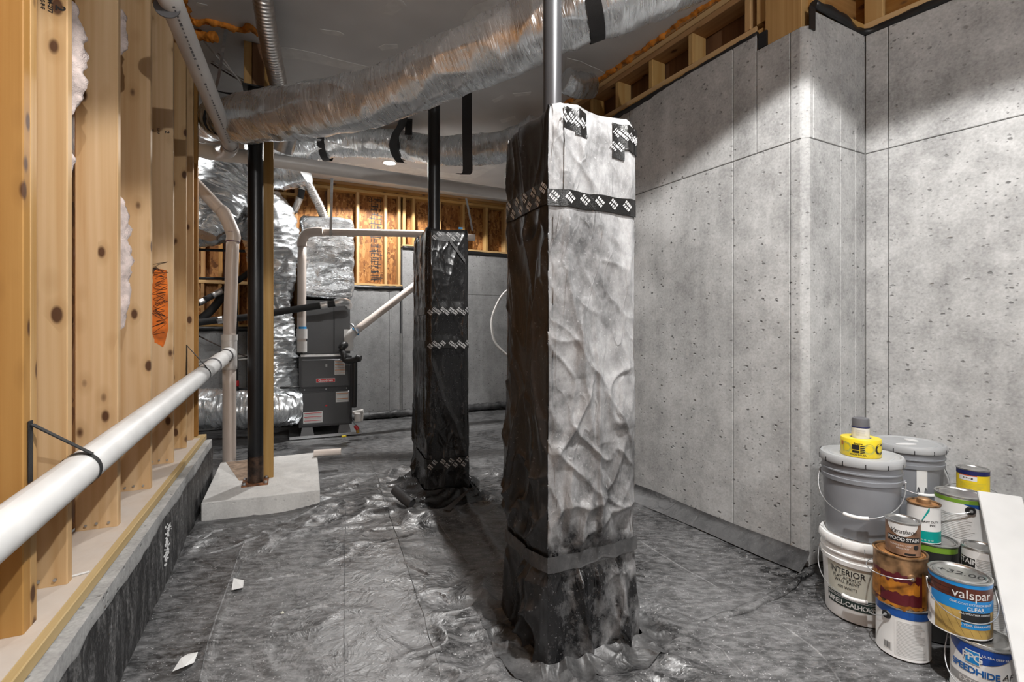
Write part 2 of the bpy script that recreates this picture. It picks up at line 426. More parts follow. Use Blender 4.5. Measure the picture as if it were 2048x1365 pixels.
M['spray_cap'] = plain('grey_cap', (0.13, 0.13, 0.14), 0.45)
M['navy'] = plain('navy_band', (0.01, 0.015, 0.10), 0.4)
M['board'] = plain('white_painted_board', (0.52, 0.52, 0.515), 0.6, var=0.04, scale=8)
M['orange_paint'] = plain('orange_spray_paint', (0.75, 0.17, 0.012), 0.7, var=0.25, scale=14)
M['cable'] = plain('grey_cable', (0.50, 0.47, 0.45), 0.5)
M['cable_dark'] = plain('brown_cable', (0.09, 0.06, 0.05), 0.5)
M['bulb'] = emit('bulb_glass', (1.0, 0.95, 0.86), 8.0)
M['lens'] = emit('lamp_lens', (1.0, 0.95, 0.86), 14.0)

def coating_mat():
    k = NT('damp_proof_coating')
    f = k.noise(k.co('Object', (9, 9, 2.0)), 2.2, 7, 0.72, 0.5)
    g = k.noise(k.co('Object', (1, 1, 1)), 60, 4, 0.7)
    h = k.math('ADD', k.math('MULTIPLY', f, 0.7), k.math('MULTIPLY', g, 0.4))
    c = k.ramp(h, [(0.42, (0.005, 0.005, 0.006)), (0.53, (0.02, 0.02, 0.021)), (0.62, (0.11, 0.11, 0.11)), (0.74, (0.34, 0.34, 0.34))])
    k.bs(Base__Color=c, Roughness=0.5, Normal=k.bump(h, 0.8, 0.012)); return k.m
M['coating'] = coating_mat()

# ------------------------------------------------------------------ board: a length of lumber with eased edges, grain along its own Z
def board_mesh(w, t, L, c=0.003):
    a, b = w / 2, t / 2
    poly = [(-a + c, -b), (a - c, -b), (a, -b + c), (a, b - c), (a - c, b), (-a + c, b), (-a, b - c), (-a, -b + c)]
    return MB().prism(poly, 0, L).me('board')
def board(name, p0, p1, wdir, w, t, mat, parent=None):
    p0, p1 = Vector(p0), Vector(p1); z = (p1 - p0); L = z.length; z.normalize()
    x = Vector(wdir); x = (x - z * x.dot(z)).normalized(); y = z.cross(x)
    R = Matrix((x, y, z)).transposed().to_4x4(); R.translation = p0
    return obj(name, board_mesh(w, t, L), mat, parent, R)

# ================================================================== THE SETTING
th = math.radians(25.0)
D1 = Vector((-math.sin(th), math.cos(th), 0)); D2 = Vector((math.cos(th), math.sin(th), 0)); UP = Vector((0, 0, 1))

# ---- floor: black ground film with long packing folds
def ridge(n): return 1.0 - abs(n)
SEAMS = [(Vector((-0.25, 1.685, 0)), math.radians(20.5), 0.02, 0.004),
         (Vector((-1.096, 1.685, 0)), math.radians(22), 0.022, 0.010),
         (Vector((0.20, 1.75, 0)), math.radians(17), 0.020, 0.020), (Vector((1.5, 1.3, 0)), math.radians(48), 0.010, 0.008),
         (Vector((-0.1, 6.5, 0)), math.radians(-62), 0.02, 0.014)]
FLATS = [(1.54, 2.13, 0.3), (1.96, 2.4, 0.3), (1.52, 1.87, 0.2), (1.75, 2.0, 0.2), (1.92, 2.04, 0.2), (1.80, 1.83, 0.2), (1.6, 1.66, 0.2), (2.1, 2.2, 0.2), (-2.4, 5.9, 0.9)]
def floor_h(x, y):
    v = Vector((x, y, 0))
    h = 0.010 * noise.noise(v * 1.1) + 0.006 * ridge(noise.noise(Vector((x * 2.2 + 0.8 * y, y * 3.5, 3)))) ** 3
    h += 0.010 * max(0, ridge(noise.noise(Vector((x * 3 - 4, y * 5.5, 7.7)) + 0.4 * noise.noise_vector(v * 2))) - 0.86) * 7 * max(0, noise.noise(v * 1.7) + 0.25)
    for p, a, w, hh in SEAMS:
        d = (x - p.x) * math.cos(a) + (y - p.y) * math.sin(a)
        d += 0.02 * noise.noise(Vector((y * 1.3, p.x * 9, 0)))
        if abs(d) < 5 * w: h += hh * math.exp(-(d / w) ** 2) * (0.75 + 0.5 * noise.noise(Vector((y * 4, p.x, 1))))
    # crumpled skirts round the two piers and the pad
    for cx, cy, R0, amp in ((0.23, 2.0, 0.42, 0.05), (-0.56, 3.8, 0.62, 0.05), (-1.72, 3.2, 0.45, 0.035)):
        d = math.hypot(x - cx, y - cy)
        if d < R0 + 0.45:
            k = max(0.0, 1 - abs(d - R0) / 0.42) ** 2
            a = math.atan2(y - cy, x - cx)
            h += amp * k * ridge(noise.noise(Vector((a * 3.2, d * 5.0, cx)))) ** 4
    for cx, cy, R0 in FLATS:
        d = math.hypot(x - cx, y - cy)
        if d < R0 + 0.1: h *= max(0.0, min(1.0, (d - R0) / 0.1))
    return h - 0.006
xs = np.concatenate([np.arange(-6.5, -2.2, 0.12), np.arange(-2.2, 2.6, 0.0165), np.arange(2.6, 6.6, 0.15)])
ys = np.concatenate([np.arange(-3.0, 1.0, 0.15), np.arange(1.0, 4.2, 0.0165), np.arange(4.2, 10.5, 0.05)])
V = [(x, y, floor_h(x, y) if -2.6 < x < 3 and 0.8 < y < 9 else -0.006) for y in ys for x in xs]
nx = len(xs)
Fc = [(j * nx + i, j * nx + i + 1, (j + 1) * nx + i + 1, (j + 1) * nx + i) for j in range(len(ys) - 1) for i in range(nx - 1)]
floor = obj('floor', mesh('floor', V, Fc, None, True), M['poly_floor'])
def crease(px, h=0.006, w=0.005, n=None, wob=0.004):
    """a sharp standing fold in the ground film along a run of floor points"""
    pts = catmull([tuple(G(*p)) for p in px], n or max(24, 12 * len(px))); V = []
    for i, p in enumerate(pts):
        t = Vector(pts[min(i + 1, len(pts) - 1)] - pts[max(i - 1, 0)]).normalized(); sd = Vector((t.y, -t.x, 0))
        p = Vector(p) + sd * (wob * noise.noise(Vector((i * 0.35, px[0][0], 0)))); f = i / (len(pts) - 1); e = min(1, 8 * f, 8 * (1 - f))
        hh = h * e * (0.8 + 0.5 * noise.noise(Vector((i * 0.3, 3, px[0][1])))); z = floor_h(p.x, p.y)
        for o_, zz in ((-w, -0.003), (-w * 0.55, hh), (w, -0.003)): V.append((p.x + sd.x * o_, p.y + sd.y * o_, z + zz))
    Fc = [(3 * i + j, 3 * i + 3 + j, 3 * i + 4 + j, 3 * i + 1 + j) for i in range(len(pts) - 1) for j in range(2)]
    obj('film_crease', mesh('crease', V, Fc), M['crease'], floor)
for px in ([(690, 1420), (689, 1200), (691, 1060), (692, 1012)], [(893, 1400), (850, 1245), (800, 1090), (768, 1005), (756, 960), (735, 905)], [(388, 1420), (420, 1280), (462, 1160), (490, 1085)],
           [(940, 1130), (905, 1085), (880, 1050)], [(1278, 1082), (1330, 1115), (1380, 1145), (1440, 1180)], [(1420, 1290), (1470, 1330), (1530, 1400)], [(1560, 1250), (1640, 1310), (1700, 1400)],
           [(1500, 1262), (1440, 1275), (1380, 1290), (1300, 1300)]):
    crease(px, 0.005, 0.004)
for px in ([(400, 1085), (440, 1062), (480, 1058), (520, 1052), (575, 1045), (640, 1020)], [(410, 1110), (450, 1100), (490, 1088), (530, 1075), (600, 1060)], [(470, 1100), (478, 1140), (455, 1170)], [(540, 1110), (560, 1085), (620, 1065), (680, 1040)],
           [(720, 1165), (750, 1150), (790, 1128), (800, 1120)], [(800, 1122), (825, 1135), (860, 1152)], [(715, 1180), (760, 1176), (790, 1172)], [(830, 1210), (850, 1195), (880, 1192), (900, 1210)], [(690, 1072), (720, 1062), (760, 1064), (790, 1060)],
           [(760, 1085), (800, 1078), (830, 1070)], [(640, 960), (700, 950), (760, 948)], [(645, 985), (700, 978), (770, 985)], [(620, 1045), (670, 1022), (740, 1015)], [(500, 1165), (590, 1150), (660, 1150)], [(540, 1240), (640, 1215), (700, 1212)]):
    crease(px, 0.010, 0.010, None, 0.006)
tag(floor, 'dusty black plastic ground film folded across the floor', kind='structure')

# ---- ceiling
ceiling = obj('ceiling', MB().box((0, 3.7, CEIL + 0.03), (1, 0, 0), (0, 1, 0), UP, 13, 13.4, 0.06).me(), M['ceil'])
tag(ceiling, 'grey unpainted drywall ceiling with patched screw spots', kind='structure')
def on_ceil(x, y, dz=0.0):
    return P(x, y, (CEIL - dz - H) * F / (HY - y))
def patch(poly):
    """a thin trowelled patch of joint compound on the ceiling, outline softened with small lobes"""
    pts = [on_ceil(x, y) for x, y in poly]
    n = len(pts); out = []
    for i in range(n):
        a, b = pts[i], pts[(i + 1) % n]; L = (b - a).length
        k = max(2, min(14, int(L / 0.03)))
        for j in range(k):
            p = a.lerp(b, j / k)
            q = noise.noise_vector(p * 9) * 0.012 * min(1, L * 6)
            out.append((p.x + q.x, p.y + q.y))
    me = MB().prism(out, CEIL - 0.0015, CEIL + 0.002).me('patch'); fix(me)
    obj('joint_compound', me, M['mud'], ceiling)
for poly in [[(766, 27), (772, 10), (790, -2), (806, 2), (812, 12), (798, 22), (785, 31)], [(640, 58), (680, 64), (688, 69), (684, 74), (645, 66)],
             [(757, 94), (770, 88), (795, 89), (797, 96), (765, 101)], [(563, 95), (600, 99), (690, 122), (752, 137), (757, 150), (700, 140), (600, 118), (566, 116)],
             [(925, 40), (945, 10), (1000, -6), (1030, 0), (1000, 25), (940, 60)], [(985, 200), (1005, 190), (1008, 195), (990, 206)],
             [(1027, 188), (1062, 184), (1061, 190), (1030, 193)], [(1135, 115), (1160, 122), (1220, 150), (1215, 168), (1180, 160), (1130, 135)],
             [(1200, 178), (1240, 140), (1330, 78), (1400, 50), (1392, 66), (1300, 120), (1222, 178), (1208, 190)],
             [(1228, 70), (1250, 58), (1252, 66), (1240, 76)], [(880, 290), (940, 262), (1000, 270), (960, 283), (900, 296)],
             [(676, 322), (700, 325), (703, 328), (680, 328)], [(708, 328), (730, 329), (732, 332), (712, 332)],
             [(745, 340), (800, 331), (900, 347), (960, 340), (985, 326), (1000, 330), (940, 362), (870, 352), (800, 344), (752, 346)],
             [(1000, 240), (1030, 232), (1032, 238), (1004, 246)], [(1100, 170), (1128, 166), (1126, 172), (1102, 176)],
             [(395, 5), (415, 10), (405, 14), (392, 10)], [(700, 250), (760, 256), (800, 262), (795, 268), (710, 258)]]:
    patch(poly)

# ---- right wall: poured concrete with form-panel joints
thA = math.radians(29.7)
A0 = Vector((1.525, 2.505, 0)); DA = Vector((-math.sin(thA), math.cos(thA), 0)); NA = Vector((-math.cos(thA), -math.sin(thA), 0))
DB = Vector((math.cos(math.radians(27)), math.sin(math.radians(27)), 0)); NB = Vector((DB.y, -DB.x, 0))
B_LEN = 0.545
C0 = A0 + DB * B_LEN
DC = Vector((0.60, -0.80, 0)).normalized(); NC = Vector((DC.y, -DC.x, 0)) * -1
if NC.dot(-C0) < 0: NC = -NC
WTOP = 2.91; JZ = 2.235
A_LEN = 2.75
def panel(parent, o, d, n, t0, t1, z0, z1, mat, gap=0.0018, c=0.003, thick=0.02, proud=0.0, name='concrete_panel'):
    """one cast panel: bevelled front face standing proud of the dark joint behind it"""
    o = Vector(o) + Vector(n) * proud
    a, b = t0 + gap, t1 - gap; e, f = z0 + gap, z1 - gap
    def q(t, z, k): return o + d * t + UP * z + n * k
    V = [q(a, e, -thick), q(b, e, -thick), q(b, f, -thick), q(a, f, -thick), q(a, e, -c), q(b, e, -c), q(b, f, -c), q(a, f, -c), q(a + c, e + c, 0), q(b - c, e + c, 0), q(b - c, f - c, 0), q(a + c, f - c, 0)]
    Fc = [(0, 1, 5, 4), (1, 2, 6, 5), (2, 3, 7, 6), (3, 0, 4, 7), (4, 5, 9, 8), (5, 6, 10, 9), (6, 7, 11, 10), (7, 4, 8, 11), (8, 9, 10, 11)]
    return obj(name, fix(mesh('panel', V, Fc)), mat, parent)
CH = 0.028
back = MB()
a1 = A0 - NA * 0.25
# one solid core behind all the panels: plan outline of the wall
def off(p, n, k): return p - n * k
A_END = A0 + DA * A_LEN; C_END = C0 + DC * 6.2
D_END = A_END + D2 * 1.1
core = [off(A0 + DA * CH, NA, 0.012), off(A_END, NA, 0.012), A_END + D2 * 0.3, A0 + D2 * 0.2 + DA * 0.3, C0 + DB * 0.3 + DA * 0.1, C_END + DB * 0.3, off(C_END, NC, 0.012), off(C0, NC, 0.012), off(C0, NB, 0.012), off(A0 + DB * CH, NB, 0.012)]
wall_right = obj('wall_right', fix(MB().prism([(p.x, p.y) for p in core], -0.05, WTOP - 0.10).me()), M['joint'])
tag(wall_right, 'pale poured concrete wall with form panel joints', kind='structure')
tj = meet(A0, DA, 1466); tn = meet(A0, DA, 1513)
for (t0, t1, z0, z1, pr) in [(CH, 0.085, 0, JZ, 0.0), (0.085, tj, 0, JZ, 0.0), (tj, 1.30, 0, JZ, 0.001), (1.30, 2.02, 0, JZ, 0), (2.02, A_LEN, 0, JZ, 0),
                             (CH, 0.085, JZ, WTOP - 0.09, 0.001), (0.085, tn, JZ, WTOP - 0.09, 0.001), (tn, tj, JZ, WTOP, 0.001), (tj, 1.30, JZ, WTOP, 0.002), (1.30, 2.02, JZ, WTOP, 0), (2.02, A_LEN, JZ, WTOP, 0)]:
    panel(wall_right, A0, DA, NA, t0, t1, z0, z1, M['concrete'], proud=pr)
s1, s2 = meet(A0, DB, 1681), meet(A0, DB, 1711)
for (t0, t1, z0, z1) in [(CH, s1, 0, JZ), (s1, s2, 0, JZ), (s2, B_LEN - 0.001, 0, JZ), (CH, 0.06, JZ, WTOP - 0.09), (0.06, s1, JZ, WTOP), (s1, s2, JZ, WTOP), (s2, B_LEN - 0.001, JZ, WTOP)]:
    panel(wall_right, A0, DB, NB, t0, t1, z0, z1, M['concrete'])
nch = (NA + NB).normalized(); dch = (A0 + DB * CH - (A0 + DA * CH)); lch = dch.length
for z0, z1 in ((0, JZ), (JZ, WTOP - 0.09)):
    panel(wall_right, A0 + DA * CH, dch.normalized(), nch, 0, lch, z0, z1, M['concrete'], gap=0.0006, c=0.001)
u1 = meet(C0, DC, 1776)
for (t0, t1) in [(0.0, u1), (u1, u1 + 0.92), (u1 + 0.92, u1 + 1.84), (u1 + 1.84, u1 + 2.76), (u1 + 2.76, 6.1)]:
    panel(wall_right, C0, DC, NC, t0, t1, 0, JZ, M['concrete'])
    panel(wall_right, C0, DC, NC, t0, t1, JZ, WTOP, M['concrete'], proud=0.001)

# framing on top of the right wall: plates, cripple studs, rim boards, sill gasket, foam
fr = thing('wall_right_framing', 'short wooden pony wall on top of the right concrete wall', None, A0 + UP * WTOP); tag(fr, kind='structure')
ZB, ZT = WTOP + 0.004, 3.19
tq0, tq1 = tn + 0.03, A_LEN + 0.2
def aw(t, back_, z): return A0 + DA * t - NA * back_ + UP * z
board('bottom_plate', aw(tq0 - 0.05, 0.10, ZB + 0.019), aw(tq1, 0.10, ZB + 0.019), NA, 0.14, 0.038, M['frame'], fr)
board('bottom_plate', aw(tq0, 0.105, ZB + 0.057), aw(tq1, 0.105, ZB + 0.057), NA, 0.13, 0.038, M['frame'], fr)
board('top_plate', aw(tq0 - 0.12, 0.10, ZT + 0.019), aw(tq1, 0.10, ZT + 0.019), NA, 0.14, 0.038, M['dark_stud'], fr)
board('top_plate', aw(tq0 - 0.12, 0.095, ZT + 0.058), aw(tq1, 0.095, ZT + 0.058), NA, 0.14, 0.038, M['frame'], fr)
board('top_plate', aw(tq0 - 0.12, 0.09, ZT + 0.0955), aw(tq1, 0.09, ZT + 0.0955), NA, 0.14, 0.034, M['dark_stud'], fr)
for x in (1185, 1236, 1303, 1383, 1497, 1521, 1531):
    t = meet(A0 - NA * 0.05, DA, x)
    board('cripple_stud', aw(t, 0.105, ZB + 0.077), aw(t, 0.105, ZT - 0.001), NA, 0.13, 0.038, M['frame'], fr)
obj('rim_board', MB().box(aw((tq0 + tq1) / 2, 0.19, (WTOP + CEIL) / 2), DA, NA, UP, tq1 - tq0 + 0.3, 0.02, CEIL - WTOP - 0.01).me(), M['brown_wood'], fr)
def bead(name, pts, r, mat, parent=None, n=60, m=8, amp=0.6, squash=1.0, f=18):
    me = tube([tuple(p) for p in pts], r, n, m, lambda s, a, rr: rr * amp * (noise.noise(Vector((s * f, math.cos(a) * 1.2, math.sin(a) * 1.2 + pts[0][0]))) + 0.35 * noise.noise(Vector((s * f * 3, a, 4)))), squash=squash)
    return obj(name, me, mat, parent)
bead('sill_gasket', [aw(tn + 0.0, 0.012, WTOP + 0.004), aw(tn + 0.6, 0.010, WTOP - 0.002), aw(1.3, 0.0, WTOP - 0.012), aw(2.0, 0.0, WTOP - 0.016), aw(A_LEN, 0.01, WTOP)], 0.014, M['black'], fr, 90, 8, 0.4, 1.5)
bead('foam_bead', [aw(tn - 0.1, 0.03, CEIL - 0.005), aw(0.9, 0.03, CEIL - 0.005), aw(1.6, 0.03, CEIL - 0.006), aw(2.4, 0.03, CEIL - 0.004)], 0.026, M['orange_foam'], fr, 170, 8, 1.1)
# beam end standing in its pocket at the pilaster corner
bm_t = meet(A0 - NA * 0.012, DA, 1539)
ca = A0 - NA * 0.012 - NB * 0.03
beam = thing('wooden_beam_end', 'laminated wooden beam end seated in the concrete corner pocket', 'beam', ca + UP * (WTOP - 0.085))
wA = bm_t - 0.004
board('ply', ca + DA * (wA * 0.5 + 0.004) + DB * 0.055 + UP * (WTOP - 0.084), ca + DA * (wA * 0.5 + 0.004) + DB * 0.055 + UP * (CEIL - 0.004), DA, wA, 0.11, M['treated'], beam)
board('ply', ca + DA * (wA * 0.5 + 0.004) + DB * 0.165 + UP * (WTOP - 0.084), ca + DA * (wA * 0.5 + 0.004) + DB * 0.165 + UP * (CEIL - 0.004), DA, wA, 0.105, M['treated'], beam)
obj('pocket_membrane', MB().box(A0 + DB * 0.045 + UP * (WTOP - 0.05) + NB * 0.004, DB, NB, UP, 0.045, 0.006, 0.12).me(), M['black'], beam)
obj('pocket_membrane', MB().box(aw(tn - 0.035, 0.05, WTOP - 0.045), DA, NA, UP, 0.05, 0.10, 0.085).me(), M['black'], beam)
# timber over walls B and C
fb = thing('wall_right_timber', 'timber plates and rim joists above the recessed concrete corner', None, C0 + UP * WTOP); tag(fb, kind='structure')
def bw(t, k, z): return A0 + DB * t - NB * k + UP * z
def cw(t, k, z): return C0 + DC * t - NC * k + UP * z
board('bottom_plate', bw(0.07, 0.08, WTOP + 0.055), bw(B_LEN + 0.06, 0.08, WTOP + 0.055), NB, 0.14, 0.038, M['frame'], fb)
board('bottom_plate', cw(-0.1, 0.08, WTOP + 0.055), cw(5.5, 0.08, WTOP + 0.055), NC, 0.14, 0.038, M['frame'], fb)
board('rim_joist', bw(0.05, 0.11, 3.12), bw(B_LEN + 0.1, 0.11, 3.12), UP, 0.28, 0.038, M['dark_stud'], fb)
board('rim_joist', cw(-0.1, 0.11, 3.12), cw(5.5, 0.11, 3.12), UP, 0.28, 0.038, M['dark_stud'], fb)
board('blocking', cw(0.03, 0.05, WTOP + 0.076), cw(0.03, 0.05, 3.29), DC, 0.09, 0.038, M['frame'], fb)
board('blocking', cw(0.0, -0.3, 3.20), cw(0.62, -0.02, 3.20), UP, 0.05, 0.04, M['dark_stud'], fb)
bead('sill_gasket', [bw(0.06, 0.0, WTOP + 0.03), bw(0.3, -0.01, WTOP + 0.02), bw(B_LEN, 0.0, WTOP + 0.016), cw(0.3, 0.0, WTOP + 0.018), cw(1.2, 0.0, WTOP + 0.014), cw(3, 0.0, WTOP + 0.014)], 0.022, M['black'], fb, 110, 8, 0.35)
bead('foam_bead', [cw(0.02, 0.03, 3.21), cw(0.05, 0.03, 3.25), cw(0.2, 0.03, 3.285), cw(0.5, 0.04, 3.285)], 0.02, M['orange_foam'], fb, 40, 8, 0.9)

# ---- back wall: stepped concrete with open stud framing and OSB above
B0 = Vector((-2.03, 6.8, 0)); NBK = Vector((D2.y, -D2.x, 0))
def kw(s, k, z): return B0 + D2 * s + NBK * k + UP * z
def sx(x): return meet(B0, D2, x)
S_L, S_R = -4.2, 3.6
sA, sB = sx(655), sx(805)
steps = [(S_L, sA, 1.27), (sA, sB, 1.86), (sB, S_R, 2.45)]
wall_back = obj('wall_back', fix(MB().box(kw((S_L + S_R) / 2, -0.20, 0.6), D2, NBK, UP, S_R - S_L, 0.3, 1.2).me()), M['joint'])
tag(wall_back, 'stepped grey concrete back wall of the basement', kind='structure')
def spans(a, b, cuts):
    e = [a] + [c for c in cuts if a < c < b] + [b]; return list(zip(e[:-1], e[1:]))
for a, b, zt in steps:
    for p, q in spans(a, b, [S_L + 0.9 * i for i in range(1, 9)] + [sx(800) - 0.0]):
        if q - p < 0.05: continue
        zc = [0, zt] if zt < 1.9 else [0, 1.80, zt]
        for z0, z1 in zip(zc[:-1], zc[1:]):
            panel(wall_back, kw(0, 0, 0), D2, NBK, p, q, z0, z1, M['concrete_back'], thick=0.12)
fk = thing('wall_back_framing', 'open stud wall with strand board sheathing above the back concrete', None, kw(0, 0, 1.9)); tag(fk, kind='structure')
for a, b, zt in steps:
    board('bottom_plate', kw(a, -0.075, zt + 0.03), kw(b, -0.075, zt + 0.03), NBK, 0.14, 0.038, M['frame'], fk)
    bead('sill_gasket', [kw(a, 0.005, zt + 0.0), kw((a + b) / 2, 0.008, zt - 0.01), kw(b, 0.005, zt)], 0.022, M['black'], fk, 40, 8, 0.3, 1.3)
    for p, q in spans(a, b, [S_L + 1.22 * i for i in range(1, 8)]):
        obj('osb_panel', MB().box(kw((p + q) / 2, -0.155, (zt + CEIL) / 2), D2, NBK, UP, q - p - 0.004, 0.012, CEIL - zt - 0.005).me(), M['osb'], fk)
board('top_plate', kw(S_L, -0.075, CEIL - 0.02), kw(S_R, -0.075, CEIL - 0.02), NBK, 0.14, 0.038, M['dark_stud'], fk)
board('top_plate', kw(S_L, -0.075, CEIL - 0.06), kw(S_R, -0.075, CEIL - 0.06), NBK, 0.14, 0.038, M['dark_stud'], fk)
board('top_plate', kw(S_L, -0.078, CEIL - 0.10), kw(S_R, -0.078, CEIL - 0.10), NBK, 0.14, 0.038, M['frame'], fk)
for x in (405, 440, 475, 500, 570, 592, 658, 716, 772, 799, 809, 828, 880, 928, 974, 1012, 1050):
    s = sx(x); zt = [z for a, b, z in steps if a <= s <= b][0]
    board('stud', kw(s, -0.078, zt + 0.05), kw(s, -0.078, CEIL - 0.12), NBK, 0.135, 0.038, M['frame'] if x > 640 else M['dark_stud'], fk)
for (xa, xb, yy) in ((395, 500, 563), (395, 500, 655), (548, 592, 385)):
    a, b = sx(xa), sx(xb); z = P(xa, yy, (B0 + D2 * a).y).z
    board('fire_block', kw(a, -0.07, z), kw(b, -0.07, z), NBK, 0.135, 0.04, M['frame'], fk)
# stencilled lettering, too far off to read, up one strand board
mb = MB(); rr = random.Random(3)
sc0 = (sx(745) + sx(768)) / 2; zz = 1.95
while zz < 3.1:
    hh = rr.uniform(0.035, 0.06)
    for i in range(rr.choice((2, 3, 3))):
        mb.box(kw(sc0 + rr.uniform(-0.055, 0.055), -0.1475, zz + hh * rr.random()), D2, NBK, UP, rr.uniform(0.05, 0.12), 0.0015, rr.uniform(0.008, 0.013))
    for i in range(3):
        mb.box(kw(sc0 + rr.choice((-0.07, -0.03, 0.02, 0.06)), -0.1475, zz + hh / 2), D2, NBK, UP, 0.011, 0.0015, hh)
    zz += hh + rr.uniform(0.006, 0.02)
obj('stencilled_lettering', mb.me(), M['ink'], fk)
# film lapped up the foot of the back wall
bead('film_upturn', [kw(-1.6, 0.03, 0.03), kw(0, 0.03, 0.05), kw(1.0, 0.03, 0.06), kw(2.6, 0.03, 0.07)], 0.05, M['poly'], floor, 120, 10, 0.5)

# ---- jog behind the near pier and enclosing walls out of view
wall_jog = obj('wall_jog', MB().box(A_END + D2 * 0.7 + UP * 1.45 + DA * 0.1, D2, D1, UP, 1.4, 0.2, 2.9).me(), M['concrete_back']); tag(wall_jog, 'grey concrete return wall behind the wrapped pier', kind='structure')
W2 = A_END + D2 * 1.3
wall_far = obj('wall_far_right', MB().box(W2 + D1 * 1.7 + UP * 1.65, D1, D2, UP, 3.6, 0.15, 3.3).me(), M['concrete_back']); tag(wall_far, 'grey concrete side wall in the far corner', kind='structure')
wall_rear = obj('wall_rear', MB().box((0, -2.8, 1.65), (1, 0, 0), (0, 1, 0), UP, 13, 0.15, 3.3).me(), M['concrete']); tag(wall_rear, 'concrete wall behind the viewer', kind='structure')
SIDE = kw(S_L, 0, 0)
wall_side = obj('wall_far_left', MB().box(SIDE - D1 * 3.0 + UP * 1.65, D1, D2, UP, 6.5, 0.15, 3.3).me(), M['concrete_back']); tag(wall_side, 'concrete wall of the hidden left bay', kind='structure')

# ---- left: concrete curb, sill plate, studs
L0 = Vector((-1.39, 1.717, 0)); NL = Vector((-math.cos(th), -math.sin(th), 0))      # NL points into the wall
CURB = 0.375; T_END = 2.33
def lw(t, k, z): return L0 + D1 * t + NL * k + UP * z
curb = obj('wall_left_curb', fix(MB().box(lw(T_END / 2 - 2, 0.16, CURB / 2 - 0.03), D1, NL, UP, T_END + 4, 0.318, CURB + 0.055).me()), M['concrete']); tag(curb, 'low concrete curb under the stud wall', kind='structure')
# damp-proofing on the curb face, brushed on with a ragged upper edge
V, Fc = [], []
ts = np.linspace(-1.6, T_END, 160); zs = np.linspace(0, 1, 14)
for t in ts:
    top = CURB - 0.055 - 0.02 * noise.noise(Vector((t * 2.2, 0, 0))) - 0.012 * noise.noise(Vector((t * 9, 3, 0)))
    for z in zs:
        V.append(lw(t, -0.006 - 0.006 * noise.noise(Vector((t * 14, z * 3, 1))), z * top))
nz = len(zs)
Fc = [(i * nz + j, (i + 1) * nz + j, (i + 1) * nz + j + 1, i * nz + j + 1) for i in range(len(ts) - 1) for j in range(nz - 1)]
obj('damp_proofing', mesh('coat', V, Fc, None, True), M['coating'], curb)
mb = MB(); rr = random.Random(5)
for i in range(90):
    u = rr.random(); t = meet(L0, D1, 325) + rr.gauss(0, 0.03) + u * 0.05; z = 0.12 + 0.16 * u + rr.gauss(0, 0.01)
    s_ = rr.uniform(0.003, 0.009); mb.box(lw(t, -0.014, z), D1, NL, UP, s_, 0.004, s_)
obj('mortar_splatter', mb.me(), M['white'], curb)

SILL = CURB + 0.040
wall_left = obj('wall_left', MB().box(lw(T_END / 2 - 2, 0.262, (SILL + CEIL) / 2), D1, NL, UP, T_END + 4, 0.012, CEIL - SILL).me(), M['osb'])
tag(wall_left, 'open framed wall of bare wooden studs on a dusty sill', kind='structure')
board('sill_plate', lw(-1.8, 0.145, CURB + 0.019), lw(T_END + 0.02, 0.145, CURB + 0.019), NL, 0.21, 0.038, M['sill'], wall_left)
obj('sill_dust', MB().box(lw(0.2, 0.155, SILL - 0.0012), D1, NL, UP, 4.0, 0.184, 0.0015).me(), M['sill_dust'], wall_left)
STUD_D = 0.14; KI = 0.10
LS = L0 + NL * KI
studs = []
for x, mm, n2 in ((47, 'stud_amber', 2), (135, 'stud', 1), (236, 'stud', 1), (301, 'stud', 1), (346, 'stud', 1), (372, 'stud', 1), (386, 'stud', 1), (394, 'stud', 1)):
    t = meet(LS, D1, x)
    for i in range(n2):
        tt = t + 0.019 + 0.039 * i
        o = board('stud', lw(tt, KI + STUD_D / 2, SILL), lw(tt, KI + STUD_D / 2, CEIL - 0.08), NL, STUD_D, 0.038, M[mm] if not i else M['stud'], wall_left)
    studs.append((t, o))
t = meet(LS, D1, 47)
board('stud', lw(t - 0.36, KI + 0.07, SILL), lw(t - 0.36, KI + 0.07, CEIL - 0.08), NL, STUD_D, 0.038, M['stud_amber'], wall_left)
board('top_plate', lw(-1.8, KI + 0.07, CEIL - 0.06), lw(T_END, KI + 0.07, CEIL - 0.06), NL, 0.14, 0.038, M['dark_stud'], wall_left)
board('top_plate', lw(-1.8, KI + 0.07, CEIL - 0.0205), lw(T_END, KI + 0.07, CEIL - 0.0205), NL, 0.14, 0.038, M['dark_stud'], wall_left)
# end stud of the wall, seen flat
board('stud', lw(T_END - 0.03, KI + 0.06, SILL), lw(T_END - 0.03, KI + 0.06, CEIL - 0.08), NL, STUD_D, 0.05, M['dark_stud'], wall_left)
# nails at the stud feet
nail = MB().cyl((0, 0, 0), (0, 0, 0.004), 0.005, 0.005, 8).me('nail')
for t, o in studs[1:5]:
    for k in (0.03, 0.07, 0.105):
        p = lw(t - 0.001, KI + k, SILL + 0.018 + 0.006 * math.sin(k * 300))
        R = (-D1).to_track_quat('Z', 'Y').to_matrix().to_4x4(); R.translation = p
        obj('nail_head', nail, M['galv'], o, R)
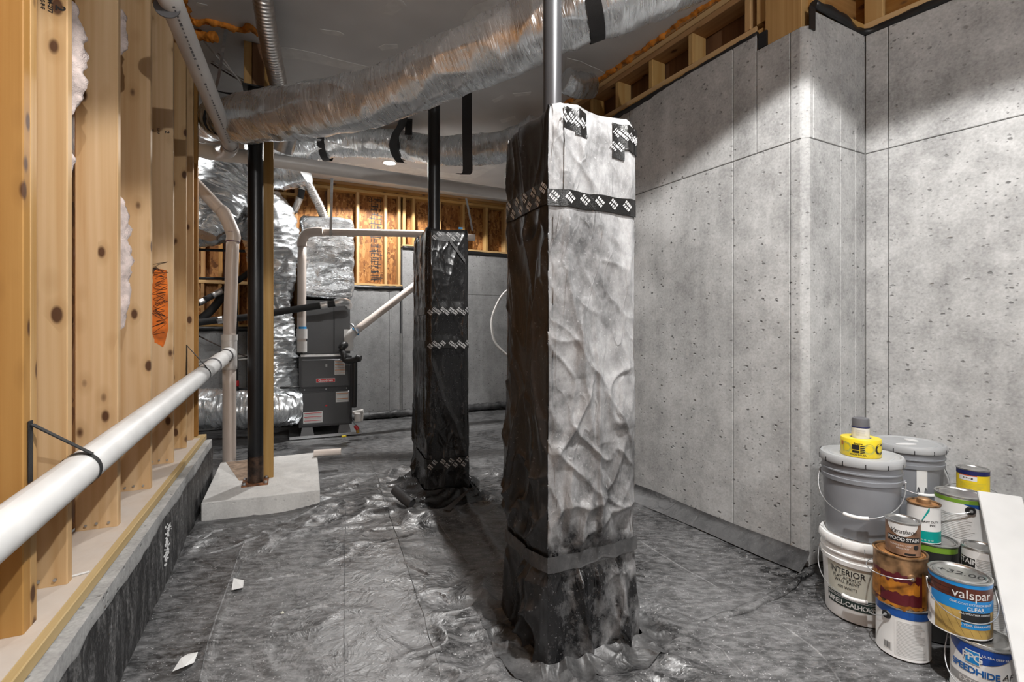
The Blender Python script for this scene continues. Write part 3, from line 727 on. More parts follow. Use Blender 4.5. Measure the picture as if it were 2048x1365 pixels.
# grade stamps: printed lettering across the wide faces
def stud_face(x):
    t = meet(LS, D1, x); return t
def stamp(x, z, txts, o):
    t = stud_face(x) - 0.0012; mb = MB()
    for k, s, body in txts:
        mb2 = flat_text(body, s, lw(t, KI + k, z), UP * -1, NL * -1, bold=0.03)
        mb.add(mb2.V, mb2.F)
    obj('grade_stamp', mb.me(), M['ink'], o)
stamp(135, P(100, 14, 1.53).z, [(0.125, 0.016, 'M-277'), (0.10, 0.034, '2'), (0.082, 0.014, 'KD-HT'), (0.06, 0.014, 'S-P-F'), (0.042, 0.016, 'M-277'), (0.018, 0.034, '2')], studs[1][1])
stamp(346, P(330, 282, 3.1).z, [(0.11, 0.03, '2'), (0.075, 0.018, 'S-P-F'), (0.03, 0.03, '2')], studs[4][1])
# spray paint and pencil scribble on one stud
t5 = stud_face(346) - 0.001
V = []; n = 26; zc = P(330, 615, 3.1).z
for i in range(n):
    a = 2 * math.pi * i / n
    ca_, sa_ = math.cos(a), math.sin(a)
    V.append(lw(t5, KI + 0.066 + 0.042 * math.copysign(abs(ca_) ** 0.5, ca_) + 0.010 * noise.noise(Vector((i * 0.7, 0, 0))), zc + 0.23 * math.copysign(abs(sa_) ** 0.6, sa_) * (1 + 0.15 * noise.noise(Vector((i * 0.5, 5, 0))))))
obj('spray_paint', mesh('paint', V, [tuple(range(n))]), M['orange_paint'], studs[4][1])
rr = random.Random(9); pts = []
for i in range(46):
    pts.append(tuple(lw(t5 - 0.002, KI + (0.035 if i % 2 else 0.10) + rr.uniform(-0.014, 0.014), zc + 0.26 - 0.42 * i / 46 + rr.uniform(-0.03, 0.03))))
obj('pencil_scribble', tube(pts, 0.0011, 260, 4), M['ink'], studs[4][1])
# fibreglass tufts in the stud bays
def tuft(x, y0, y1, w, seed):
    Ls = L0 + NL * (KI + 0.012); t = meet(Ls, D1, x); Yd = (Ls + D1 * t).y
    z0, z1 = P(x, y1, Yd).z, P(x, y0, Yd).z
    V, Fc = [], []; n, m = 46, 16
    for i in range(n + 1):
        f = i / n; z = z0 + (z1 - z0) * f
        R0 = w * (math.sin(math.pi * f) ** 0.5) * (0.75 + 0.55 * noise.noise(Vector((z * 5, seed, 0)))) + 0.002
        for j in range(m):
            a = 2 * math.pi * j / m
            r = R0 * (0.9 + 0.75 * noise.noise(Vector((z * 16, math.cos(a) * 1.3 + seed, math.sin(a) * 1.3))) + 0.22 * noise.noise(Vector((z * 50, a * 2, seed))))
            V.append(Ls + D1 * (t + r * 0.8 * math.cos(a)) + NL * (0.03 + r * math.sin(a)) + UP * z)
    Fc = [(i * m + j, i * m + (j + 1) % m, (i + 1) * m + (j + 1) % m, (i + 1) * m + j) for i in range(n) for j in range(m)]
    obj('insulation_batt', fix(mesh('batt', V, Fc, None, True)), M['batt'], wall_left)
tuft(164, 5, 235, 0.050, 1.0); tuft(154, 300, 372, 0.026, 2.0); tuft(257, 395, 660, 0.052, 3.0); tuft(255, 20, 115, 0.042, 4.0); tuft(142, 1020, 1070, 0.02, 5.0)

# ================================================================== CONCRETE PAD WITH POSTS
ZP = 0.12
FL, FR, BR, BL = G(402, 1007, ZP), G(640, 980, ZP), G(634, 905, ZP), G(441, 925, ZP)
pad = thing('concrete_pad', 'low dusty concrete footing pad under the steel post', 'footing', ((FL + BR) / 2).to_2d().to_3d())
me = fix(MB().prism([(p.x, p.y) for p in (FL, FR, BR, BL)], -0.02, ZP).me())
bm = bmesh.new(); bm.from_mesh(me); bmesh.ops.bevel(bm, geom=[e for e in bm.edges], offset=0.005, segments=1, affect='EDGES', profile=0.6); bm.to_mesh(me); bm.free()
obj('slab', me, M['pad'], pad)
stain = [G(*p, ZP) for p in ((452, 925), (500, 920), (545, 932), (538, 948), (505, 962), (478, 962))]
obj('soil_stain', MB().prism([(p.x, p.y) for p in stain], ZP - 0.001, ZP + 0.0012).me(), M['rust'] if False else plain('brown_soil', (0.40, 0.29, 0.21), 0.9, var=0.25, scale=20), pad)

PX = P(511, 0, 3.53); PX = Vector((PX.x, PX.y, ZP))
post = thing('steel_post', 'black steel pipe post bolted to the concrete pad', 'post', PX)
POST_TOP = 2.98
obj('shaft', fix(MB().cyl(PX + UP * 0.008, PX + UP * POST_TOP - UP * ZP, 0.052, 0.052, 32).me(), 40), M['black_post'], post)
bp = MB().box(PX + UP * 0.005, D2, D1, UP, 0.17, 0.17, 0.010)
o = obj('base_plate', bp.me(), M['rust'], post)
for i in (-1, 1):
    for j in (-1, 1):
        obj('bolt', fix(MB().cyl(PX + D2 * (0.068 * i) + D1 * (0.068 * j) + UP * 0.01, PX + D2 * (0.068 * i) + D1 * (0.068 * j) + UP * 0.026, 0.011, 0.011, 6).me()), M['galv'], post)
obj('cap_plate', MB().box(PX + UP * (POST_TOP - ZP + 0.006), D2, D1, UP, 0.16, 0.16, 0.012).me(), M['black_post'], post)
obj('rust_foot', fix(MB().cyl(PX + UP * 0.010, PX + UP * 0.20, 0.0528, 0.0524, 32).me(), 40), plain('rusty_paint', (0.045, 0.024, 0.014), 0.5, 0.2, var=0.6, scale=30), post)
o = board('wooden_post', P(534, 0, 3.68).to_2d().to_3d() + UP * ZP, P(534, 0, 3.68).to_2d().to_3d() + UP * (CEIL - 0.004), D2, 0.089, 0.075, M['treated'])
tag(o, 'yellow treated wooden post standing behind the black steel post', 'post')
hd = thing('header_post', 'dark brown built-up timber on top of the steel post', 'timber', PX + UP * (POST_TOP - ZP + 0.014))
board('ply', PX + UP * (POST_TOP - ZP + 0.014) - D2 * 0.045, Vector((PX.x, PX.y, CEIL - 0.004)) - D2 * 0.045, D1, 0.14, 0.05, M['treated'], hd)
board('ply', PX + UP * (POST_TOP - ZP + 0.014) + D2 * 0.02, Vector((PX.x, PX.y, CEIL - 0.004)) + D2 * 0.02, D1, 0.14, 0.075, M['brown_wood'], hd)
hb = P(503, 160, 4.0)
# foam round the header and along the drywall edge
bead('foam_seal', [on_ceil(363, -10, 0.006), on_ceil(380, 40, 0.008), on_ceil(420, 44, 0.008), on_ceil(450, 52, 0.01), on_ceil(485, 60, 0.008), on_ceil(498, 52, 0.01), on_ceil(515, 68, 0.01)], 0.022, M['orange_foam'], None, 170, 8, 1.2)
tag(bpy.data.objects['foam_seal'], 'ragged orange foam bead along the ceiling above the stud wall', 'foam')
bead('foam_seal.001', [P(386, 68, 3.3), P(410, 73, 3.3), P(433, 75, 3.3)], 0.03, M['orange_foam'], None, 40, 10, 0.8)
tag(bpy.data.objects['foam_seal.001'], 'short blob of orange foam below the ceiling bead', 'foam')
# pipe stub on the pad
a, b = G(628, 908, ZP + 0.03), P(682, 900, G(628, 908, ZP + 0.03).y + 0.06)
b.z = a.z
stub = obj('pipe_stub', fix(MB().cyl(a + UP * 0.004, b + UP * 0.004, 0.03, 0.03, 20).me(), 40), M['pvc_cream']); tag(stub, 'short white plastic pipe stub lying at the pad edge', 'pipe')

# ================================================================== WRAPPED PIERS
class Pier:
    """film-wrapped square pier: corner nearest the viewer at c, front face along u (length w), side face along v (length d)"""
    def __init__(s, c, u, v, w, d, top, seed, fold, flare, rc=0.02):
        s.c, s.u, s.v, s.w, s.d, s.top, s.seed, s.fold, s.flare, s.rc = Vector(c), Vector(u), Vector(v), w, d, top, seed, fold, flare, rc
        s.per = 2 * (w + d); s.cinch = []; s.folds = []
    def base(s, q):
        """q in [0, per): front face 0..w, right side w..w+d, back, left side (last) -> plan point, normal"""
        q = q % s.per; w, d = s.w, s.d
        if q < w: return s.c + s.u * q, -s.v, min(q, w - q)
        if q < w + d: return s.c + s.u * w + s.v * (q - w), s.u, min(q - w, w + d - q)
        if q < 2 * w + d: return s.c + s.v * d + s.u * (w - (q - w - d)), s.v, min(q - w - d, 2 * w + d - q)
        return s.c + s.v * (s.per - q), -s.u, min(q - 2 * w - d, s.per - q)
    def point(s, q, z, off_=0.0):
        q = q % s.per
        p, n, e = s.base(q)
        p2, n2, _ = s.base(q + 0.02); p3, n3, _ = s.base(q - 0.02)
        nn = (n + n2 + n3).normalized()
        corner = max(0.0, 1 - e / 0.04)
        S = s.seed
        wq = q + 0.06 * noise.noise(Vector((q * 3, z * 2.5, S))); wz = z + 0.12 * noise.noise(Vector((q * 3, z * 2, S + 2)))
        k = noise.noise(Vector((q * 2.5, z * 0.8, S)))
        c1 = ridge(noise.noise(Vector((wq * 4.2 + wz * 0.5, wz * 0.75, S + 3)))) ** 7
        c2 = ridge(noise.noise(Vector((wq * 6.0 - wz * 2.2, wz * 2.4 + wq * 1.5, S + 9)))) ** 9
        c3 = ridge(noise.noise(Vector((wq * 9.0 + wz * 4.0, wz * 5.0, S + 13)))) ** 8
        am = 0.25 + 1.3 * max(0.0, noise.noise(Vector((q * 2.2, z * 1.3, S + 6))) + 0.35)
        r = s.fold * (0.010 * k + 0.012 * c1 + am * (0.009 * c2 + 0.005 * c3) - 0.007) * (1 - 0.6 * corner)
        r *= 1.0 + 1.3 * max(0.0, min(1.0, (1.15 - z) / 0.6)) * (1 - corner)
        for fq, z0, z1, amp, w_, sl in s.folds:      # single pleats
            if z0 < z < z1:
                dq = q - fq - sl * (z - z0) - 0.012 * noise.noise(Vector((z * 6, fq * 9, S)))
                if abs(dq) < 4 * w_:
                    r += amp * math.sin(math.pi * (z - z0) / (z1 - z0)) ** 0.5 * (math.exp(-abs(dq) / w_) if dq > 0 else math.exp(-(dq / (0.35 * w_)) ** 2))
        low = max(0.0, 1 - z / 0.75)
        r += s.flare * low ** 2.2 * (0.35 + 1.0 * ridge(noise.noise(Vector((q * 4.5, z * 0.8, S + 5)))) ** 2)
        r += s.flare * 0.5 * low * (ridge(noise.noise(Vector((q * 5, z * 4.0, S + 15)))) ** 4 - 0.3)
        for q0, q1, za, zb, hh in s.cinch:      # film pulled tight under a tape band
            if q0 - 0.01 <= q <= q1 + 0.01:
                zc = za + (zb - za) * (q - q0) / (q1 - q0); r *= 0.25 + 0.75 * max(0.0, min(1.0, (abs(z - zc) - hh / 2) / 0.05))
        hi = max(0.0, (z - (s.top - 0.05)) / 0.05)
        r -= 0.012 * hi * hi + s.rc * 0.4 * corner
        zz = z + (0.012 * noise.noise(Vector((q * 9, S, 2))) + 0.02 * max(0, noise.noise(Vector((q * 4, S, 8))))) * min(1, hi * 1.5)
        x = p + nn * (r + off_)
        return Vector((x.x, x.y, max(zz, 0.0)))
    def build(s, parent, mat, m=230, n=250, side=None):
        V, Fc = [], []
        zs = np.linspace(0, s.top, n)
        for z in zs:
            for j in range(m): V.append(s.point(s.per * j / m, float(z)))
        Fc = [(i * m + j, i * m + (j + 1) % m, (i + 1) * m + (j + 1) % m, (i + 1) * m + j) for i in range(n - 1) for j in range(m)]
        cen = s.c + s.u * s.w / 2 + s.v * s.d / 2
        rings = 7; last = (n - 1) * m
        for k in range(1, rings):
            f = k / rings
            for j in range(m):
                e = V[last + j]; p = e.lerp(Vector((cen.x, cen.y, e.z)), f)
                p.z = s.top + 0.008 * noise.noise(Vector((p.x * 12, p.y * 12, s.seed))) - 0.004 + (e.z - s.top) * (1 - f)
                V.append(p)
        b = n * m
        for k in range(rings - 1):
            a0 = last if k == 0 else b + (k - 1) * m; a1 = b + k * m
            Fc += [(a0 + j, a0 + (j + 1) % m, a1 + (j + 1) % m, a1 + j) for j in range(m)]
        V.append(Vector((cen.x, cen.y, s.top))); c = len(V) - 1; a0 = b + (rings - 2) * m
        Fc += [(a0 + j, a0 + (j + 1) % m, c) for j in range(m)]
        o = obj('film_wrap', mesh('wrap', V, Fc, None, True), mat, parent)
        if side is not None:                      # shade of the left side put into its colour by thinning the dust
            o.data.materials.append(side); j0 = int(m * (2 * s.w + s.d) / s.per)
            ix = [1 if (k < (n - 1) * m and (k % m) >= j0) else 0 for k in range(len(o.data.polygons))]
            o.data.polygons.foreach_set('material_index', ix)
        return o
    def band(s, name, parent, mat, q0, q1, za0, za1, h, off_=0.004, n=70, m=8, wav=0.0):
        V = []
        for i in range(n):
            f = i / (n - 1); q = q0 + (q1 - q0) * f; zc = za0 + (za1 - za0) * f
            for j in range(m):
                g = j / (m - 1) - 0.5
                V.append(s.point(q, zc + g * h + wav * noise.noise(Vector((q * 12, g * 2, zc))), off_))
        Fc = [(i * m + j, (i + 1) * m + j, (i + 1) * m + j + 1, i * m + j + 1) for i in range(n - 1) for j in range(m - 1)]
        return obj(name, mesh('band', V, Fc, None, True), mat, parent)
    def prints(s, parent, q0, q1, za0, za1, h, pitch=0.05, size=0.03, off_=0.0056, rows=2, skip=0.08, seed=1):
        """the tape's printed marks: small slanted blocks of two lettered lines"""
        mb = MB(); rr = random.Random(seed)
        L = abs(q1 - q0); n = max(2, int(L / pitch))
        for i in range(n):
            for rw in range(rows):
                if rr.random() < skip: continue
                f = (i + 0.5 * (rw % 2) + 0.25) / n
                q = q0 + (q1 - q0) * f; zc = za0 + (za1 - za0) * f + ((rw + 0.5) / rows - 0.5) * h * 0.95
                ca_, sa_ = math.cos(-0.70), math.sin(-0.70)
                for ln in (-1, 1):
                    for gl in range(4):
                        w = size * (0.13 + 0.10 * rr.random()); ht = size * 0.34
                        cx_, cy_ = (gl - 1.5) * size * 0.27, ln * size * 0.24
                        cs = []
                        for a_, b_ in ((-w / 2, -ht / 2), (w / 2, -ht / 2), (w / 2, ht / 2), (-w / 2, ht / 2)):
                            x_, y_ = cx_ + a_, cy_ + b_
                            cs.append(s.point(q + x_ * ca_ - y_ * sa_, zc + x_ * sa_ + y_ * ca_, off_))
                        mb.quad(*cs)
        return obj('tape_print', mb.me(), M['tape_print'], parent)

thN = math.radians(23.5); uN = Vector((math.cos(thN), math.sin(thN), 0)); vN = Vector((-math.sin(thN), math.cos(thN), 0))
NC0 = Vector((0.128, 1.735, 0))
NEAR_FOLDS = [(0.205, 0.06, 1.30, 0.024, 0.030, 0.0), (0.075, 0.44, 0.80, 0.028, 0.045, 0.05), (0.33, 0.30, 0.80, -0.026, 0.06, -0.22), (0.10, 0.08, 0.36, 0.022, 0.04, 0.12), (0.28, 0.05, 0.38, 0.024, 0.045, 0.2), (0.30, 0.85, 1.05, 0.02, 0.05, 0.15), (0.12, 1.05, 1.35, 0.012, 0.03, 0.1), (1.50, 0.1, 1.5, 0.022, 0.03, 0.0), (1.40, 0.5, 1.4, 0.018, 0.03, 0.03), (1.45, 0.05, 0.5, 0.03, 0.04, 0.05)]
near = thing('wrapped_pier', 'large dusty black film wrapped pier in the foreground', 'pier', NC0 + (uN + vN) * 0.2)
pn = Pier(NC0, uN, vN, 0.395, 0.40, 2.05, 4.2, 1.35, 0.022, 0.03)
def zat(y, Y): return H - (y - HY) / F * Y
pn.folds = NEAR_FOLDS
pn.cinch = [(0.0, 0.395, zat(392, 1.735), zat(418, 1.888), 0.062), (pn.per - 0.40, pn.per, zat(430, 2.1), zat(383, 1.735), 0.085), (0.0, 0.395, zat(1132, 1.735), zat(1085, 1.888), 0.055), (pn.per - 0.40, pn.per, zat(1065, 2.1), zat(1132, 1.735), 0.055)]
pn.build(near, M['poly_near'], 320, 400, M['poly_shaded'])
def zat(y, Y): return H - (y - HY) / F * Y
PER = pn.per
zb0, zb1 = zat(388, 1.74), zat(425, 1.88)
tb = pn.band('seam_tape', near, M['tape_black'], 0.0, 0.395, zat(392, 1.735), zat(418, 1.888), 0.062, 0.006, wav=0.006)
pn.prints(tb, 0.01, 0.39, zat(390, 1.735), zat(416, 1.888), 0.05, 0.058, 0.034, 0.0075, 1, 0.0, 3)
tb = pn.band('seam_tape', near, M['tape_black'], PER - 0.40, PER, zat(430, 2.1), zat(383, 1.735), 0.085, 0.006, wav=0.004)
pn.prints(tb, PER - 0.39, PER - 0.01, zat(430, 2.1), zat(383, 1.735), 0.085, 0.07, 0.036, 0.0075, 2, 0.0, 4)
pn.band('film_strap', near, M['poly'], 0.0, 0.395, zat(1132, 1.735), zat(1085, 1.888), 0.055, 0.012, wav=0.004)
pn.band('film_strap', near, M['poly'], PER - 0.40, PER, zat(1065, 2.1), zat(1132, 1.735), 0.055, 0.012, wav=0.004)
for k, (q0, z0, w, h) in enumerate([(0.06, 2.0, 0.05, 0.07), (0.11, 1.99, 0.05, 0.09), (0.275, 1.955, 0.05, 0.14), (0.325, 1.97, 0.05, 0.10), (0.375, 1.965, 0.035, 0.10)]):
    tb = pn.band('corner_tape', near, M['tape_black'], q0, q0 + w, z0, z0 - 0.008, h, 0.007 + 0.001 * k, n=10, m=10, wav=0.004)
    pn.prints(tb, q0, q0 + w, z0, z0, h * 0.8, 0.05, 0.030, 0.009 + 0.001 * k, 2 if h > 0.1 else 1, 0.0, 5 + k)
# loose overlapping sheet on the upper front face with a dark free edge
pn.band('film_overlap', near, M['poly_near'], 0.062, 0.392, 1.885, 1.865, 0.30, 0.0055, n=60, m=50)
# post rising out of the pier
o = obj('steel_post.001', fix(MB().cyl((0.172, 2.06, 2.048), (0.172, 2.06, CEIL - 0.004), 0.0395, 0.0395, 40).me(), 40), M['steel_post'])
tag(o, 'grey steel post rising from the large near pier', 'post')

thF = math.radians(21); uF = Vector((math.cos(thF), math.sin(thF), 0)); vF = Vector((-math.sin(thF), math.cos(thF), 0))
FC0 = G(853, 1004); FC0.z = 0
far = thing('wrapped_pier', 'glossy black film wrapped pier farther back with three printed tape bands', 'pier', FC0 + uF * 0.16 + vF * 0.3)
YF = FC0.y
pf = Pier(FC0, uF, vF, 0.325, 0.60, zat(455, YF), 11.7, 0.85, 0.02, 0.05)
for y, h in ((622, 0.05), (690, 0.05), (931, 0.075)):
    for q0, q1 in ((0.0, 0.325), (pf.per - 0.6, pf.per)): pf.cinch.append((q0, q1, zat(y, YF), zat(y, YF), h))
pf.build(far, M['poly_far'], 240, 260)
for y, h, rows in ((622, 0.05, 1), (690, 0.05, 1), (931, 0.075, 2)):
    z = zat(y, YF)
    tb = pf.band('seam_tape', far, M['tape_black'], pf.per - 0.45, pf.per + 0.322, z, z, h, 0.008, n=160, m=10)
    pf.prints(tb, 0.01, 0.32, z, z, h * 0.9, 0.055 if rows == 1 else 0.06, 0.034, 0.011, rows + (rows == 1), 0.1, int(y))
z = zat(470, YF)
tb = pf.band('seam_tape', far, M['tape_black'], 0.04, 0.25, z, z, 0.07, 0.008, n=60)
pf.prints(tb, 0.04, 0.25, z, z, 0.06, 0.055, 0.034, 0.011, 2, 0.25, 77)
tt_ = pf.band('loose_tape_end', far, M['poly'], 0.17, 0.29, zat(478, YF), zat(520, YF), 0.03, 0.012, n=20, m=4)
# curled ends of film at the foot of the far pier
a = G(795, 985, 0.10)
o = obj('film_roll', tube([tuple(P(790, 980, YF - 0.05)), tuple(P(808, 997, YF - 0.1)), tuple(P(824, 1008, YF - 0.14))], 0.035, 20, 14, lambda s, a, r: 0.006 * noise.noise(Vector((s * 8, a, 0))), caps=False), M['film_roll'], far)
c1, c2 = P(938, 978, YF - 0.02), P(886, 1020, YF - 0.22)
mb = MB(); sd = Vector((0.05, -0.02, 0.0)); mb.add([c1, c1 + sd * 0.5 + UP * 0.01, c2 + sd, c2, c1 - UP * 0.002, c2 - UP * 0.002], [(0, 1, 2, 3), (4, 5, 2, 1), (0, 3, 5, 4)])
obj('film_tail', mb.me(), M['film_roll'], far)
o = obj('black_post', fix(MB().cyl(P(868, 0, 3.62).to_2d().to_3d() + UP * (zat(455, YF) - 0.03), P(868, 0, 3.62).to_2d().to_3d() + UP * (CEIL - 0.004), 0.0445, 0.0445, 32).me(), 40), M['black_post'])
tag(o, 'matt black steel post rising from the far wrapped pier', 'post')

def skirt(pier, parent, width, height, q0, q1, seed, mat, n=150, m=16, rid=0.034):
    """crumpled film spreading from the foot of a pier over the floor"""
    V = []
    for i in range(n):
        q = q0 + (q1 - q0) * i / (n - 1); p, nr, e = pier.base(q)
        a_, nb, _ = pier.base(q + 0.05); c_, nc, _ = pier.base(q - 0.05); nn = (nr + nb + nc).normalized()
        w = width * (0.75 + 0.6 * noise.noise(Vector((q * 3.1, seed, 0))))
        for j in range(m):
            f = j / (m - 1)
            z = height * (0.7 + 0.6 * noise.noise(Vector((q * 5, seed, 4)))) * (1 - f) ** 2.2
            z += rid * math.sin(math.pi * min(1, f * 1.15 + 0.05)) * ridge(noise.noise(Vector((q * 5.5 + f * 1.4, f * 0.8, seed + 2)))) ** 9
            x = p + nn * (0.02 + w * f) + nn.cross(UP) * (0.05 * f * noise.noise(Vector((q * 4, f * 2, seed + 7))))
            V.append((x.x, x.y, max(z, 0.0) + max(floor_h(x.x, x.y), -0.004) + 0.002))
    Fc = [(i * m + j, (i + 1) * m + j, (i + 1) * m + j + 1, i * m + j + 1) for i in range(n - 1) for j in range(m - 1)]
    return obj('film_skirt', mesh('skirt', V, Fc, None, True), mat, parent)
skirt(pf, far, 0.20, 0.11, -0.55, 0.80, 3.0, M['film_black'])
skirt(pn, near, 0.15, 0.05, -0.42, 0.70, 6.0, M['poly_skirt'], 240, 18, 0.012)
obj('blue_mark', MB().box(P(921, 457, YF + 0.12), uF, vF, UP, 0.03, 0.012, 0.014).me(), M['blue_tape'], far)
# flap of film lapped on the right wall
V = []
n, m = 90, 7
for i in range(n):
    t = -0.02 + 2.6 * i / (n - 1)
    for j in range(m):
        f = j / (m - 1)
        k = 0.006 + 0.085 * (1 - f) ** 1.7 + 0.012 * (1 - f) * noise.noise(Vector((t * 2.5, 0, 0)))
        z = (0.085 + 0.03 * noise.noise(Vector((t * 1.4, 2, 0)))) * f ** 0.9 + 0.004 + 0.012 * (1 - f) * max(0, noise.noise(Vector((t * 3, 8, 0))))
        p = A0 + DA * t + NA * k; V.append((p.x, p.y, z))
Fc = [(i * m + j, (i + 1) * m + j, (i + 1) * m + j + 1, i * m + j + 1) for i in range(n - 1) for j in range(m - 1)]
obj('film_upturn', mesh('flap', V, Fc, None, True), M['poly'], floor)
# pinched fold running from the pilaster corner toward the near pier
bead('film_fold', [A0 + NA * 0.02 + NB * 0.03 + UP * 0.0, G(1560, 1185), G(1500, 1215), G(1420, 1245), G(1350, 1265)], 0.022, M['poly_floor'], floor, 90, 10, 0.5, 0.7, 9)

# ================================================================== DUCTS
def duct_disp(amp, seed, lump=1.0, fine=1.0):
    def f(s, a, r):
        ca_, sa_ = math.cos(a), math.sin(a)
        d = 0.060 * lump * noise.noise(Vector((s * 2.0, ca_ * 0.9 + seed, sa_ * 0.9)))
        d += 0.042 * (ridge(noise.noise(Vector((s * 4.5, ca_ * 1.3, sa_ * 1.3 + seed)))) ** 5 - 0.3)
        d += 0.011 * fine * (ridge(noise.noise(Vector((s * 19, ca_ * 1.8 + seed, sa_ * 1.8)))) ** 3 - 0.4)
        return r * 2.4 * amp * d
    return f
def duct(name, label, pts, r, n=220, m=56, amp=1.0, seed=0.0, mat=None, squash=1.0, parent=None, lump=1.0):
    me = tube([tuple(p) for p in pts], r, n, m, duct_disp(amp, seed, lump, 2.2 if amp >= 1.0 else 0.6), True, True, squash)
    o = obj(name, me, mat or M['foil'], parent)
    if label: tag(o, label, 'duct')
    return o
# the large flexible duct slung across the foreground
R1 = 0.155
DUCT1 = [(*P(415, 246, 4.45), 0.145), (*P(434, 242, 4.0), 0.145), (*P(458, 240, 3.5), 0.145), (*P(488, 237, 3.18), 0.147), (*P(530, 232, 3.08), 0.15), (*P(600, 225, 2.99), 0.153), (*P(700, 206, 2.90), 0.155), (*P(800, 174, 2.80), 0.157), (*P(900, 133, 2.70), 0.157), (*P(1000, 90, 2.60), 0.157), (*P(1100, 46, 2.52), 0.157), (*P(1160, 22, 2.48), 0.157), (*P(1180, 14, 2.47), 0.146), (*P(1200, 8, 2.46), 0.157), (*P(1290, -25, 2.43), 0.157), (*P(1420, -78, 2.40), 0.157)]
d1 = thing('insulated_duct', 'big silver foil flexible duct slung across the foreground ceiling', 'duct', DUCT1[6][:3])
duct('foil_jacket', None, DUCT1, R1, 360, 72, 0.75, 1.0, parent=d1)
def ring_strap(name, parent, c, d, r, w, mat, k=1.02):
    d = Vector(d).normalized()
    return obj(name, tube([tuple(Vector(c) - d * w / 2), tuple(Vector(c) + d * w / 2)], r * k, 4, 40, None, False), mat, parent)
st = P(1181, 14, 2.47); ring_strap('strap', d1, st, P(1290, -25, 2.43) - P(1100, 46, 2.52), R1, 0.075, M['strap'], 1.045)
# second duct behind it
R2 = 0.14
DUCT2 = [P(1075, 262, 4.45), P(1020, 290, 4.6), P(960, 300, 4.7), P(880, 302, 4.8), P(800, 291, 4.9), P(720, 286, 4.95), P(660, 288, 4.9), P(610, 300, 4.85), P(560, 300, 4.7), P(500, 280, 4.5)]
d2 = thing('insulated_duct', 'silver foil flexible duct sagging behind the black far post', 'duct', DUCT2[3])
duct('foil_jacket', None, DUCT2, R2, 200, 44, 0.9, 5.0, parent=d2)
ring_strap('strap', d2, P(651, 292, 4.9), Vector((1, 0.05, 0.05)), R2, 0.07, M['strap'], 1.06)
ring_strap('strap', d2, P(800, 291, 4.9), Vector((1, -0.1, 0.05)), R2, 0.08, M['strap'], 1.06)
duct('branch_duct', 'stubby foil duct end near the ceiling behind the near pier', [P(1128, 160, 3.55), P(1150, 172, 3.6), P(1180, 172, 3.75)], 0.085, 50, 30, 1.3, 12.0)
duct('branch_duct', 'small pale duct elbow behind the main duct beside the header post', [P(565, 300, 4.3), P(572, 275, 4.25), P(575, 245, 4.2)], 0.09, 40, 28, 0.7, 14.0, mat=M['galv'])
# cluster of foil ducts beside the furnace
rt = thing('return_duct', 'wide crumpled foil return duct dropping beside the furnace', 'duct', P(555, 860, 5.62))
duct('riser', None, [(*P(515, 395, 5.45), 0.20), (*P(535, 440, 5.5), 0.27), (*P(545, 490, 5.55), 0.28), (*P(549, 540, 5.58), 0.24), (*P(548, 600, 5.62), 0.19), (*P(550, 680, 5.65), 0.24), (*P(552, 760, 5.65), 0.24), (*P(550, 805, 5.65), 0.22)], 0.25, 230, 64, 1.35, 21.0, parent=rt)
duct('boot', None, [P(380, 818, 5.25), P(430, 818, 5.3), P(500, 818, 5.4), P(555, 816, 5.52), P(592, 815, 5.66)], 0.205, 150, 50, 1.0, 31.0, parent=rt)
stk = thing('foil_trunk_duct', 'crumpled foil trunk duct behind the cream elbow pipe', 'duct', P(430, 480, 5.1))
duct('trunk', None, [(*P(405, 470, 5.0), 0.14), (*P(425, 410, 5.1), 0.30), (*P(440, 360, 5.15), 0.31), (*P(460, 325, 5.2), 0.25)], 0.25, 150, 60, 1.5, 41.0, parent=stk)
duct('wrapped_elbow', None, [P(380, 478, 5.3), P(430, 470, 5.3), P(475, 452, 5.35), P(500, 425, 5.4)], 0.10, 80, 36, 1.4, 43.0, parent=stk)
duct('hanging_belly', None, [P(608, 335, 5.4), P(575, 345, 5.4), P(530, 348, 5.35), P(470, 345, 5.3), P(420, 335, 5.3)], 0.175, 90, 40, 1.0, 9.0, parent=stk)

def flex(name, label, pts, r, n=300, pitch=0.016, mat=None, amp=0.06):
    me = tube([tuple(p) for p in pts], r, n, 24, lambda s, a, rr: rr * amp * math.sin(2 * math.pi * (s / pitch + a / (2 * math.pi))) + rr * 0.05 * noise.noise(Vector((s * 9, math.cos(a), math.sin(a)))))
    o = obj(name, me, mat or M['flex']); tag(o, label, 'duct'); return o
fx = flex('flexible_vent', 'ribbed silver vent hose descending from the ceiling to the main duct', [P(522, -40, 2.78), P(527, 10, 2.88), P(540, 90, 3.1), P(552, 145, 3.3), P(561, 190, 3.5)], 0.056, 420, 0.021)
obj('collar', fix(MB().cyl(P(521, -60, 2.74), P(526, 3, 2.87), 0.050, 0.050, 24).me(), 40), M['black'], fx)
flex('flexible_vent', 'thin ribbed silver hose leading down to the foil plenum', [P(606, 348, 5.5), P(622, 380, 5.62), P(640, 415, 5.75), P(652, 445, 5.85)], 0.05, 260, 0.024)
hs = thing('insulated_line', 'black line with foil tape bands beside the plenum', 'hose', P(598, 400, 5.6))
obj('tube', tube([tuple(P(606, 352, 5.6)), tuple(P(603, 385, 5.6)), tuple(P(595, 410, 5.62)), tuple(P(575, 440, 5.65))], 0.035, 40, 14), M['rubber'], hs)
obj('foil_tape', tube([tuple(P(600, 396, 5.6)), tuple(P(588, 424, 5.63))], 0.038, 6, 14), M['foil_bright'], hs)
obj('foil_tape', tube([tuple(P(605, 372, 5.6)), tuple(P(604, 380, 5.6))], 0.038, 4, 14), M['foil_bright'], hs)

